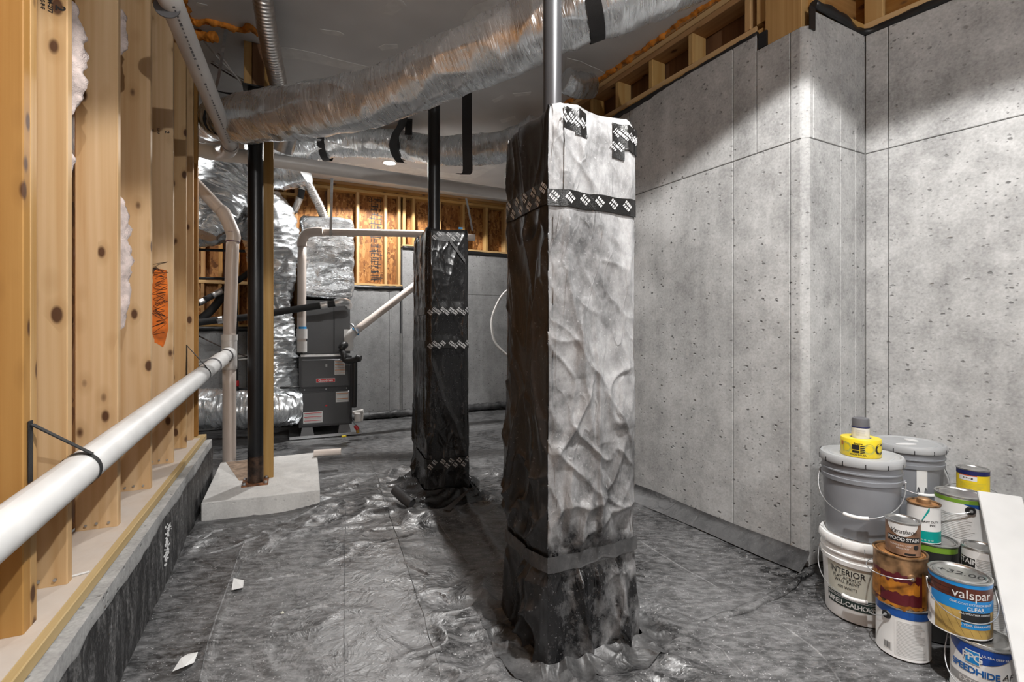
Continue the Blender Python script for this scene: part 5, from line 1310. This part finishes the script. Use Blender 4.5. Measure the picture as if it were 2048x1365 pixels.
def ribbed_bucket(label, x, y, z, mat, lidmat, h=0.335, r0=0.128, r1=0.146, turn=0.0, group=None, handle=True, drop=0.13):
    c = (x, y, z); th0 = face_of(x, y) + turn
    t = thing('bucket', label, 'bucket', c, group)
    def rad(f): return r0 + (r1 - r0) * f
    prof = [(0, 0.003), (r0 - 0.006, 0.003), (r0, 0.0), (r0 + 0.001, 0.006), (rad(0.68), h * 0.68), (rad(0.68) + 0.006, h * 0.685), (rad(0.68) + 0.007, h * 0.735), (rad(0.74) + 0.001, h * 0.74), (rad(0.80), h * 0.80), (rad(0.8) + 0.006, h * 0.805), (rad(0.8) + 0.006, h * 0.82), (rad(0.82) + 0.001, h * 0.825), (rad(0.9), h * 0.9), (rad(0.92), h * 0.945)]
    obj('body', lathe(prof, c, 64), M[mat], t)
    R = r1 + 0.006
    ld = obj('lid', lathe([(rad(0.9) + 0.002, h * 0.905), (R, h * 0.90), (R + 0.002, h * 0.915), (R + 0.001, h - 0.008), (R - 0.003, h), (R - 0.012, h + 0.001), (R - 0.018, h - 0.005), (R - 0.034, h - 0.006), (R - 0.036, h - 0.003), (0.0, h - 0.003)], c, 64), M[lidmat], t)
    for i in range(12):
        a = th0 + (i + 0.4) * math.pi / 6; d = Vector((math.cos(a), math.sin(a), 0)); s_ = Vector((-d.y, d.x, 0))
        obj('pull_notch', MB().box(Vector(c) + d * (R + 0.0015) + UP * (h * 0.925), s_, d, UP, 0.003, 0.003, 0.02).me(), M['black'] if mat != 'white_bucket' else M['grey_lid'], ld)
    if handle:
        for s_ in (-1, 1): ear(t, c, rad(0.72) + 0.006, th0 + s_ * math.pi / 2, h * 0.71, mat, 0.014)
        wire_bail(t, c, rad(0.72) + 0.004, th0, h * 0.71, drop, 0.002, 'wire', 0.0075)
    return t, c, th0

# -- bucket stack at the pilaster
BX, BY = 1.524, 2.115
wb_, c, th0 = ribbed_bucket('white paint bucket with cream label at the bottom of the stack', BX, BY, 0.0, 'white_bucket', 'white_bucket', 0.345, turn=-0.12, drop=0.128)
def brad(z, h=0.345): return 0.128 + 0.018 * z / h + 0.0012
def cone_patch(c, th0, a0, a1, z0, z1, rad, n=30):
    V = []
    for i in range(n + 1):
        a = th0 + a0 + (a1 - a0) * i / n
        for z in (z0, z1): V.append((c[0] + rad(z) * math.cos(a), c[1] + rad(z) * math.sin(a), c[2] + z))
    return mesh('label', V, [(2 * i, 2 * i + 2, 2 * i + 3, 2 * i + 1) for i in range(n)], None, True)
lab = obj('label', cone_patch(c, th0, -0.85, 0.62, 0.105, 0.232, brad), M['cream'], wb_)
obj('wood_print', cone_patch(c, th0, 0.62, 1.35, 0.055, 0.232, brad), M['wood_print'], lab)
obj('green_band', cone_patch(c, th0, -0.9, 0.75, 0.055, 0.105, brad), M['green_dark'], lab)
mb = MB()
for tx, sz, a, z, b in (('INTERIOR', 0.031, -0.24, 0.205, 0.012), ('FLAT ACRYLIC', 0.0165, -0.24, 0.181, 0.01), ('WALL PAINT', 0.0165, -0.24, 0.164, 0.01), ('400 WHITE', 0.015, -0.22, 0.140, 0.004)):
    mb = cyl_text(tx, sz, c, brad(z) + 0.0012, th0, a, z, mb, bold=b, yscale=1.1)
obj('lettering', mb.me(), M['ink'], lab)
mb = cyl_text('FARRELL-CALHOUN', 0.0245, c, brad(0.07) + 0.0014, th0, -0.20, 0.072, None, 1.1, bold=0.02, space=0.92)
for z in (0.092, 0.098): 
    m2 = cone_patch(c, th0, -0.9, 0.75, z, z + 0.0018, lambda q: brad(q) + 0.001); mb.add([v.co for v in m2.vertices], [tuple(p.vertices) for p in m2.polygons])
obj('lettering', mb.me(), M['label_white'], lab)
gb, c, th0 = ribbed_bucket('grey bucket with light lid stacked on the white paint bucket', BX + 0.005, BY + 0.005, 0.346, 'grey_bucket', 'grey_lid', 0.345, turn=-0.1, drop=0.135)
LIDZ = 0.346 + 0.345 - 0.003
# rear bucket stack
RX, RY = 1.985, 2.43
rb, c, th0 = ribbed_bucket('dark bucket hidden at the bottom of the rear stack', RX, RY, 0.0, 'black', 'black', 0.335, handle=False)
rb, c, th0 = ribbed_bucket('grey bucket with smeared lid in the concrete corner', RX, RY, 0.336, 'grey_bucket', 'grey_lid', 0.335, turn=0.5, drop=0.12)
for a, r_, w_, h_ in ((2.4, 0.07, 0.05, 0.035), (-0.5, 0.06, 0.10, 0.02)):
    p = Vector(c) + Vector((math.cos(th0 + a) * r_, math.sin(th0 + a) * r_, 0.335 - 0.0025))
    me = MB().prism([(p.x + w_ / 2 * math.cos(t_) * (1 + 0.2 * noise.noise(Vector((t_, a, 0)))), p.y + h_ * math.sin(t_)) for t_ in np.linspace(0, 2 * math.pi, 20, endpoint=False)], p.z, p.z + 0.001).me()
    obj('paint_smear', fix(me), M['white'], rb)
mb = arc_patch(c, 0.1425, th0, -0.25, 0.05, 0.10, 0.22, 10, 3, lambda f: (0.12 + 0.03 * math.sin(f * 9), 0.235)); obj('paint_drip', mb, M['label_white'], rb)

# caution tape roll with a spray can standing in it
c = (BX - 0.012, BY - 0.018, LIDZ + 0.001); th0 = face_of(c[0], c[1])
tr = thing('tape_roll', 'roll of yellow warning tape on the grey bucket lid', 'tape', c)
obj('roll', lathe([(0.040, 0.0), (0.072, 0.0), (0.0735, 0.003), (0.0735, 0.073), (0.072, 0.076), (0.040, 0.076), (0.040, 0.0)], c, 56), M['yellow'], tr)
obj('core', lathe([(0.036, 0.001), (0.0398, 0.001), (0.0398, 0.075), (0.036, 0.075), (0.036, 0.001)], c, 40), M['wood_print'], tr)
mb = cyl_text('D', 0.062, c, 0.0742, th0, -0.72, 0.036, None, 1.0, bold=0.01); mb = cyl_text('O', 0.062, c, 0.0742, th0, 0.42, 0.036, mb, 1.0, bold=0.01)
obj('faint_lettering', mb.me(), M['olive_print'], tr)
mb = cyl_text('C', 0.064, c, 0.0744, th0, 1.02, 0.036, None, 1.0, bold=0.02); mb = cyl_text('MADE IN USA', 0.0095, c, 0.0744, th0, -0.12, 0.012, mb, 1.0, bold=0.02); mb = cyl_text('Empire', 0.011, c, 0.0744, th0, -0.12, 0.059, mb, 1.0, bold=0.02)
for i in range(4):
    m2 = arc_patch(c, 0.0744, th0, -0.02, 0.19, 0, 0, 6, 1, lambda f, i=i: (0.019 + 0.009 * i + 0.004 * f, 0.0235 + 0.009 * i + 0.004 * f)); mb.add([v.co for v in m2.vertices], [tuple(p.vertices) for p in m2.polygons])
m2 = arc_patch(c, 0.0744, th0, -0.42, -0.05, 0.034, 0.054, 8); mb.add([v.co for v in m2.vertices], [tuple(p.vertices) for p in m2.polygons])
m2 = arc_patch(c, 0.0744, th0, -0.40, -0.05, 0.020, 0.030, 8); mb.add([v.co for v in m2.vertices], [tuple(p.vertices) for p in m2.polygons])
obj('black_print', mb.me(), M['ink'], tr)
obj('orange_mark', arc_patch(c, 0.0743, th0, -1.15, -0.95, 0.045, 0.062, 5), M['orange_print'], tr)
sp = (c[0], c[1], LIDZ + 0.001)
sy = thing('spray_can', 'short white spray can with grey cap standing inside the yellow tape roll', 'can', sp)
obj('body', lathe([(0, 0.001), (0.031, 0.0), (0.0325, 0.003), (0.0325, 0.118), (0.0325, 0.121)], sp, 40), M['label_white'], sy)
obj('band', lathe([(0.0327, 0.119), (0.0332, 0.120), (0.0332, 0.123), (0.0327, 0.124)], sp, 40), M['navy'], sy)
obj('cap', lathe([(0.0315, 0.1235), (0.0315, 0.152), (0.030, 0.159), (0.026, 0.161), (0.0, 0.161)], sp, 40), M['spray_cap'], sy)
obj('small_print', small_lines(sp, 0.0329, th0, -0.6, 0.7, 0.085, 0.112, 6, random.Random(1)), M['label_grey'], sy)

# -- front stacks
RXc, RYc = 1.505, 1.862
t, c, th0 = tin('white gallon can with blue band under the rusty can', RXc, RYc, 0.0, GAL_R, GAL_H, 'label_white', 'tin')
obj('blue_band', arc_patch(c, GAL_R + 0.0006, th0, -math.pi, math.pi, GAL_H - 0.036, GAL_H - 0.008, 60), M['band_blue'], t)
ear(t, c, GAL_R, th0 - 0.62, 0.148, 'black', 0.017); ear(t, c, GAL_R, th0 - 0.62 + math.pi, 0.148, 'black', 0.017)
lb = obj('text_block', arc_patch(c, GAL_R + 0.0006, th0, -0.30, 0.95, 0.012, 0.145, 20), M['paper'], t)
obj('small_print', small_lines(c, GAL_R + 0.0011, th0, -0.22, 0.90, 0.016, 0.142, 24, random.Random(4)), M['label_grey'], lb)
bc = obj('barcode', arc_patch(c, GAL_R + 0.0006, th0, -0.75, -0.38, 0.02, 0.052, 8), M['paper'], t)
mb = MB(); rr = random.Random(8); a = -0.72
while a < -0.44:
    w_ = rr.choice((0.012, 0.02, 0.028)); m2 = arc_patch(c, GAL_R + 0.0011, th0, a, a + w_, 0.024, 0.048, 1); mb.add([v.co for v in m2.vertices], [tuple(p.vertices) for p in m2.polygons]); a += w_ + rr.choice((0.012, 0.02))
obj('bars', mb.me(), M['ink'], bc)
wire_bail(t, c, GAL_R, th0 - 0.62 - math.pi / 2, 0.148, 0.05)
t, c, th0 = tin('rusty paint stained gallon can with torn amber label', RXc - 0.008, RYc + 0.004, 0.191, GAL_R, GAL_H, 'rust_tin', 'rust_lid')
def torn(a0, a1, z0, z1, mat, name, off_, seed):
    me = arc_patch(c, GAL_R + off_, th0, a0, a1, z0, z1, 40, 1, lambda f: (z0 + 0.012 * noise.noise(Vector((f * 9, seed, 0))), z1 + 0.016 * noise.noise(Vector((f * 11, seed, 5)))))
    return obj(name, me, M[mat], t)
torn(-1.3, 1.15, 0.012, 0.125, 'maroon', 'torn_label', 0.0008, 1); torn(-1.0, 0.75, 0.055, 0.098, 'gold_leaf', 'amber_stripe', 0.0013, 2); torn(-1.4, -0.75, 0.02, 0.11, 'gold_leaf', 'peeling_edge', 0.0018, 3); torn(0.85, 1.15, 0.01, 0.13, 'gold_leaf', 'peeling_edge', 0.0019, 4)
torn(-0.9, 1.2, 0.0, 0.012, 'gold_leaf', 'peeling_edge', 0.0016, 6)
ear(t, c, GAL_R, th0 + 0.42, 0.12, 'rust_tin', 0.014); ear(t, c, GAL_R, th0 + 0.42 + math.pi, 0.12, 'rust_tin', 0.014)
wire_bail(t, c, GAL_R, th0 + 0.42 - math.pi / 2, 0.12, 0.012)
t, c, th0 = tin('small brown wood stain can on the rusty gallon can', RXc - 0.005, RYc - 0.006, 0.3805, QT_R, QT_H, 'brown_label', 'tin')
lw_ = obj('white_crest', arc_patch(c, QT_R + 0.0006, th0, -1.0, 0.95, 0, 0, 30, 1, lambda f: (QT_H - 0.012 - 0.040 * math.sin(math.pi * f) ** 0.7, QT_H - 0.008)), M['label_white'], t)
obj('lettering', cyl_text('Varathane', 0.0205, c, QT_R + 0.0014, th0, 0.02, 0.090, None, 1.15, shear=0.35, bold=0.004).me(), M['ink'], lw_)
bk = obj('black_band', arc_patch(c, QT_R + 0.0007, th0, -1.0, 1.1, 0.050, 0.071, 24), M['ink'], t)
obj('lettering', cyl_text('WOOD STAIN', 0.0175, c, QT_R + 0.0015, th0, 0.04, 0.0605, None, 1.0, bold=0.014, space=0.92).me(), M['label_white'], bk)
mb = cyl_text('COVERS IN 1 COAT', 0.008, c, QT_R + 0.0012, th0, -0.1, 0.038, None, 1.0); mb = cyl_text('DRIES FAST', 0.008, c, QT_R + 0.0012, th0, 0.0, 0.027, mb, 1.0)
obj('small_print', mb.me(), M['label_white'], t)
obj('black_tab', arc_patch(c, QT_R + 0.0008, th0, 0.1, 0.75, 0.004, 0.012, 10), M['ink'], t)
obj('round_seal', fix(MB().cyl(Vector((c[0] + (QT_R - 0.002) * math.cos(th0 + 0.8), c[1] + (QT_R - 0.002) * math.sin(th0 + 0.8), c[2] + 0.035)), Vector((c[0] + (QT_R + 0.0012) * math.cos(th0 + 0.8), c[1] + (QT_R + 0.0012) * math.sin(th0 + 0.8), c[2] + 0.035)), 0.009, 0.009, 18).me()), M['ink'], t)

GX, GY = 1.712, 1.972
t, c, th0 = tin('green labelled gallon can lowest in the middle stack', GX, GY, 0.0, GAL_R, GAL_H, 'ink', 'tin')
t, c, th0 = tin('dark gallon can with green band beneath the rusty topped tin', GX, GY, 0.191, GAL_R, GAL_H, 'ink', 'tin')
obj('green_band', arc_patch(c, GAL_R + 0.0006, th0, -1.2, 1.2, GAL_H - 0.03, GAL_H - 0.009, 30), M['lime'], t)
t, c, th0 = tin('white and teal tin with rusty top and screw cap', GX - 0.040, GY - 0.008, 0.3815, 0.053, 0.150, 'label_white', 'rust_lid', plug=False)
obj('screw_cap', lathe([(0.0, 0.166), (0.020, 0.166), (0.023, 0.163), (0.0235, 0.147), (0.026, 0.146), (0.026, 0.144)], c, 32), M['rust_tin'], t)
te = obj('teal_band', arc_patch(c, 0.0537, th0, -math.pi, math.pi, 0.004, 0.048, 50), M['teal'], t)
obj('teal_swash', arc_patch(c, 0.0538, th0, -0.1, 0.35, 0, 0, 12, 1, lambda f: (0.085 + 0.045 * f, 0.092 + 0.055 * f)), M['teal'], t)
mb = cyl_text('HEAVY DUTY', 0.011, c, 0.0540, th0, 0.35, 0.085, None, 1.0, bold=0.02); mb = cyl_text('PVC', 0.012, c, 0.0540, th0, 0.55, 0.072, mb, 1.0, bold=0.02)
obj('lettering', mb.me(), M['ink'], t); obj('symbol_row', cyl_text('o o o o', 0.014, c, 0.0542, th0, 0.2, 0.014, None, 1.0).me(), M['label_white'], te)

WX, WY = 1.874, 2.018
t, c, th0 = tin('gallon can at the foot of the rear white can stack', WX, WY, 0.0, GAL_R, GAL_H, 'label_white', 'tin')
t, c, th0 = tin('gallon can in the middle of the rear white can stack', WX, WY, 0.191, GAL_R, 0.170, 'ink', 'tin')
t, c, th0 = tin('white gallon can with lime and blue bands under the yellow can', WX, WY, 0.362, GAL_R, GAL_H, 'label_white', 'tin')
obj('lime_band', arc_patch(c, GAL_R + 0.0006, th0, -1.6, 1.6, GAL_H - 0.026, GAL_H - 0.010, 40), M['lime'], t)
obj('blue_wedge', arc_patch(c, GAL_R + 0.0006, th0, 0.1, 1.5, 0, 0, 16, 1, lambda f: (GAL_H - 0.028 - 0.035 * f, GAL_H - 0.0262)), M['band_blue'], t)
ear(t, c, GAL_R, th0 + 0.35, 0.140, 'black', 0.018); ear(t, c, GAL_R, th0 + 0.35 + math.pi, 0.14, 'black', 0.018)
wire_bail(t, c, GAL_R, th0 + 0.35 - math.pi / 2, 0.14, 0.03)
obj('small_print', small_lines(c, GAL_R + 0.0008, th0, -0.9, 0.5, 0.02, 0.12, 14, random.Random(6)), M['label_grey'], t)
YX, YY = 2.082, 2.190
t, c, th0 = tin('black pail lowest beneath the yellow can', YX, YY, 0.0, GAL_R, 0.245, 'black', 'black')
t, c, th0 = tin('black pail with wire bail holding up the yellow can', YX, YY, 0.246, GAL_R + 0.004, 0.240, 'black', 'black')
wire_bail(t, c, GAL_R + 0.006, th0 + math.pi, 0.230, -0.03)
t, c, th0 = tin('small yellow can with dark rim on the black pail', YX - 0.006, YY - 0.012, 0.487, QT_R + 0.002, QT_H, 'yellow_dull', 'tin')
obj('navy_band', arc_patch(c, QT_R + 0.0026, th0, -math.pi, math.pi, QT_H - 0.026, QT_H - 0.007, 50), M['navy'], t)
lb = obj('white_panel', arc_patch(c, QT_R + 0.0028, th0, -0.9, 0.25, 0.073, 0.096, 14), M['label_white'], t)
obj('red_line', arc_patch(c, QT_R + 0.0030, th0, -0.9, 0.25, 0.094, 0.097, 14), M['red'], lb)
obj('pictogram_row', cyl_text('+ = - #', 0.012, c, QT_R + 0.0034, th0, -0.3, 0.084, None, 1.0, bold=0.03).me(), M['ink'], lb)
mb = MB(); a = 0.55
for i in range(9):
    m2 = arc_patch(c, QT_R + 0.0028, th0, a, a + 0.02, 0.004, 0.016, 1); mb.add([v.co for v in m2.vertices], [tuple(p.vertices) for p in m2.polygons]); a += 0.04
obj('barcode', mb.me(), M['ink'], t)
obj('small_print', small_lines(c, QT_R + 0.0028, th0, -0.85, 0.9, 0.025, 0.066, 7, random.Random(11)), M['olive_print'], t)

SX, SY = 1.758, 1.808
t, c, th0 = tin('short maroon can at the bottom beside the leaning board', SX, SY, 0.0, GAL_R, 0.100, 'maroon', 'tin')
t, c, th0 = tin('gallon can with grey text and gold stripe beside the leaning board', SX, SY, 0.101, GAL_R, GAL_H, 'label_white', 'tin')
obj('gold_stripe', arc_patch(c, GAL_R + 0.0006, th0, -0.6, 0.2, 0.15, 0.182, 16), M['deck_print'], t)
obj('small_print', small_lines(c, GAL_R + 0.0008, th0, -0.5, 1.0, 0.01, 0.145, 20, random.Random(14)), M['label_grey'], t)
t, c, th0 = tin('small white and black stain can left of the leaning board', SX + 0.006, SY + 0.012, 0.292, QT_R, QT_H, 'label_white', 'tin')
bk = obj('black_panel', arc_patch(c, QT_R + 0.0006, th0, -1.3, -0.28, 0.006, 0.084, 16), M['ink'], t)
obj('lettering', cyl_text('STAIN', 0.026, c, QT_R + 0.0014, th0, -0.72, 0.070, None, 1.0, bold=0.02).me(), M['label_white'], bk)
obj('green_spot', arc_patch(c, QT_R + 0.0011, th0, -1.0, -0.75, 0.030, 0.050, 5), M['lime'], bk)
obj('small_print', small_lines(c, QT_R + 0.0008, th0, -0.2, 0.9, 0.01, 0.09, 13, random.Random(15)), M['label_grey'], t)

VX, VY = 1.566, 1.692
PXc, PYc = 1.597, 1.640
t, c, th0 = tin('white and blue gallon can in the front under the deck sealer can', PXc, PYc, 0.0, GAL_R, GAL_H, 'label_white', 'tin')
bl = obj('blue_label', arc_patch(c, GAL_R + 0.0006, th0, -1.25, 1.3, 0, 0, 40, 1, lambda f: (GAL_H - 0.026 - 0.034 * max(0, math.sin(math.pi * min(1, f * 1.2))) ** 0.8, GAL_H - 0.008)), M['ppg_blue'], t)
obj('lettering', cyl_text('SPEEDHIDE', 0.0295, c, GAL_R + 0.0012, th0, -0.28, 0.100, None, 1.0, bold=0.022, space=0.9).me(), M['ppg_ink'], t)
lg = obj('logo_plate', arc_patch(c, GAL_R + 0.0012, th0, -0.54, -0.08, 0.121, 0.166, 12), M['label_white'], t)
obj('logo_field', arc_patch(c, GAL_R + 0.0016, th0, -0.515, -0.105, 0.124, 0.163, 12), M['valspar_blue'], lg)
obj('lettering', cyl_text('PPG', 0.033, c, GAL_R + 0.0021, th0, -0.31, 0.1435, None, 1.0, bold=0.02, space=0.9).me(), M['label_white'], lg)
gs = obj('grey_stripe', arc_patch(c, GAL_R + 0.0006, th0, -1.25, 1.0, 0.045, 0.072, 30), M['label_grey'], t)
obj('lettering', cyl_text('EXTERIOR', 0.022, c, GAL_R + 0.0012, th0, -0.15, 0.0585, None, 1.0, bold=0.01).me(), M['label_white'], gs)
mb = cyl_text('ULTRA DEEP BASE', 0.010, c, GAL_R + 0.0012, th0, 0.45, 0.160, None, 1.0, bold=0.01); obj('lettering', mb.me(), M['label_white'], bl)
obj('handwriting', cyl_text('AF', 0.028, c, GAL_R + 0.0012, th0, 0.75, 0.105, None, 1.0, shear=0.3).me(), M['ink'], t)
ear(t, c, GAL_R, th0 + 1.35, 0.150, 'black', 0.016); ear(t, c, GAL_R, th0 + 1.35 - math.pi, 0.150, 'black', 0.016)
wire_bail(t, c, GAL_R, th0 + 1.35 - math.pi / 2, 0.150, 0.115)
t, c, th0 = tin('brick and deck patterned gallon can stacked on the white blue can', VX, VY, 0.191, GAL_R, GAL_H, 'label_white', 'tin')
bp_ = obj('brick_print', arc_patch(c, GAL_R + 0.0006, th0, -1.5, 1.5, 0.128, 0.170, 40), M['brick_print'], t)
mb = MB()
for i, z in enumerate((0.140, 0.155)):
    m2 = arc_patch(c, GAL_R + 0.0009, th0, -1.5, 0.0, z, z + 0.0012, 20); mb.add([v.co for v in m2.vertices], [tuple(p.vertices) for p in m2.polygons])
for i in range(5):
    m2 = arc_patch(c, GAL_R + 0.0009, th0, -1.2 + 0.3 * i, -1.19 + 0.3 * i, 0.140 if i % 2 else 0.155, 0.155 if i % 2 else 0.170, 1); mb.add([v.co for v in m2.vertices], [tuple(p.vertices) for p in m2.polygons])
obj('mortar_lines', mb.me(), M['ink'], bp_)
obj('blue_rim_band', arc_patch(c, GAL_R + 0.0006, th0, -1.5, 1.5, 0.170, 0.182, 40), M['valspar_blue'], t)
dk = obj('deck_print', arc_patch(c, GAL_R + 0.0006, th0, -0.85, 1.5, 0.006, 0.100, 40), M['deck_print'], t)
mb = MB()
for i in range(9):
    a = -0.8 + 0.27 * i; m2 = arc_patch(c, GAL_R + 0.0009, th0, a, a + 0.42, 0, 0, 8, 1, lambda f: (0.085 - 0.075 * f, 0.0865 - 0.075 * f)); mb.add([v.co for v in m2.vertices], [tuple(p.vertices) for p in m2.polygons])
obj('plank_lines', mb.me(), M['brick_print'], dk)
bb = obj('blue_band', arc_patch(c, GAL_R + 0.0009, th0, -1.05, 1.5, 0.092, 0.130, 40), M['valspar_blue'], t)
mb = cyl_text('ONE-COAT EXTERIOR SEALER', 0.0095, c, GAL_R + 0.0015, th0, 0.42, 0.117, None, 1.0, bold=0.012, space=0.95); mb = cyl_text('CLEAR', 0.017, c, GAL_R + 0.0015, th0, 0.50, 0.102, mb, 1.0, bold=0.02)
obj('lettering', mb.me(), M['label_white'], bb)
obj('lettering', cyl_text('valspar', 0.040, c, GAL_R + 0.0015, th0, 0.42, 0.148, None, 1.05, bold=0.004).me(), M['label_white'], bp_)
gd = obj('guarantee_panel', arc_patch(c, GAL_R + 0.0012, th0, 0.05, 1.1, 0.052, 0.092, 20), M['ink'], t)
obj('blue_strip', arc_patch(c, GAL_R + 0.0014, th0, 0.05, 1.1, 0.036, 0.054, 20), M['valspar_blue'], gd)
mb = cyl_text('ALL-WEATHER DEFENSE', 0.0085, c, GAL_R + 0.002, th0, 0.52, 0.085, None, 1.0, bold=0.015); mb = cyl_text('5 YEAR GUARANTEE', 0.010, c, GAL_R + 0.002, th0, 0.56, 0.047, mb, 1.0, bold=0.02)
obj('lettering', mb.me(), M['label_white'], gd)
mb = MB(); a = -1.32
for i in range(7):
    m2 = arc_patch(c, GAL_R + 0.0008, th0, a, a + 0.022, 0.018, 0.036, 1); mb.add([v.co for v in m2.vertices], [tuple(p.vertices) for p in m2.polygons]); a += 0.04
obj('barcode', mb.me(), M['ink'], t)
ux = Vector((-math.sin(th0), math.cos(th0), 0)); uy = Vector((-math.cos(th0), -math.sin(th0), 0))
obj('handwriting', flat_text('+32.00', 0.045, Vector(c) + UP * (GAL_H - 0.0040) - ux * 0.0, ux, uy, None, shear=0.2).me(), M['ink'], t)
ear(t, c, GAL_R, th0 - 1.25, 0.152, 'black', 0.016); ear(t, c, GAL_R, th0 - 1.25 + math.pi, 0.152, 'black', 0.016)
wire_bail(t, c, GAL_R, th0 - 1.25 + math.pi / 2, 0.152, 0.085)

# -- leaning white board
tp = Vector((1.852, 1.925, 0.583)); lo_ = Vector((1.516, 1.45, 0.17)); dv = (tp - lo_).normalized()
bt = tp - dv * ((tp.z - 0.012) / dv.z)
wd = Vector((dv.y, -dv.x, 0)).normalized()
o = board('leaning_board', bt + wd * 0.0625, tp + wd * 0.0625, wd, 0.125, 0.018, M['board']); tag(o, 'white painted board leaning beside the paint cans', 'board')

for o in list(bpy.data.objects):
    if o.name.split('.')[0] in ('tape_print', 'printed_line', 'black_print', 'small_print', 'barcode', 'bars', 'mortar_splatter', 'stencilled_lettering', 'mortar_lines', 'plank_lines', 'lettering', 'faint_lettering', 'grade_stamp', 'handwriting', 'symbol_row', 'pictogram_row'):
        o['kind'] = 'stuff'

# ================================================================== SCRAPS
def scrap(name, label, px, mat, lift=0.008, cat='paper'):
    pts = [G(*p) for p in px]; n = len(pts); z = max(floor_h(p.x, p.y) for p in pts) + lift * 0.4
    V = [(p.x, p.y, z + lift * (0.3 + 0.7 * (i % 2))) for i, p in enumerate(pts)]; V2 = [(a, b, c_ - 0.0012) for a, b, c_ in V]
    me = mesh('scrap', V + V2, [tuple(range(n)), tuple(range(2 * n - 1, n - 1, -1))] + [(i, n + i, n + (i + 1) % n, (i + 1) % n) for i in range(n)])
    o = obj(name, fix(me), mat); tag(o, label, cat)
scrap('paper_scrap', 'small square white paper scrap beside the floor fold', [(463, 1186), (467, 1164), (488, 1166), (486, 1183)], M['paper'])
scrap('paper_scrap', 'torn white paper piece lying near the curb', [(345, 1352), (362, 1330), (375, 1317), (396, 1318), (388, 1334), (368, 1348)], M['paper'], 0.014)
scrap('paper_scrap', 'tiny tan chip on the film near the seam', [(560, 1229), (566, 1226), (569, 1229), (563, 1232)], M['cream'], 0.006, 'debris')
o = obj('wood_chip', bead('wood_chip_src', [lw(-0.10, 0.135, SILL + 0.008), lw(-0.085, 0.130, SILL + 0.013), lw(-0.075, 0.118, SILL + 0.009)], 0.007, M['rust'], None, 16, 8, 0.5).data, M['rust']); bpy.data.objects.remove(bpy.data.objects['wood_chip_src'])
tag(o, 'brown curl of debris on the wooden sill', 'debris')
o = obj('plastic_sliver', MB().box(lw(-0.085, 0.088, SILL + 0.003), (D1 * 0.4 - NL).normalized(), (D1 + NL * 0.4).normalized(), UP, 0.05, 0.008, 0.003).me(), M['paper']); tag(o, 'white plastic sliver on the wooden sill', 'debris')
o = obj('yellow_clip', fix(MB().cyl(P(684, 874, 5.45), P(692, 873, 5.45), 0.012, 0.012, 10).me()), M['yellow_dull']); tag(o, 'tiny yellow clip on the drain pan lip', 'clip')
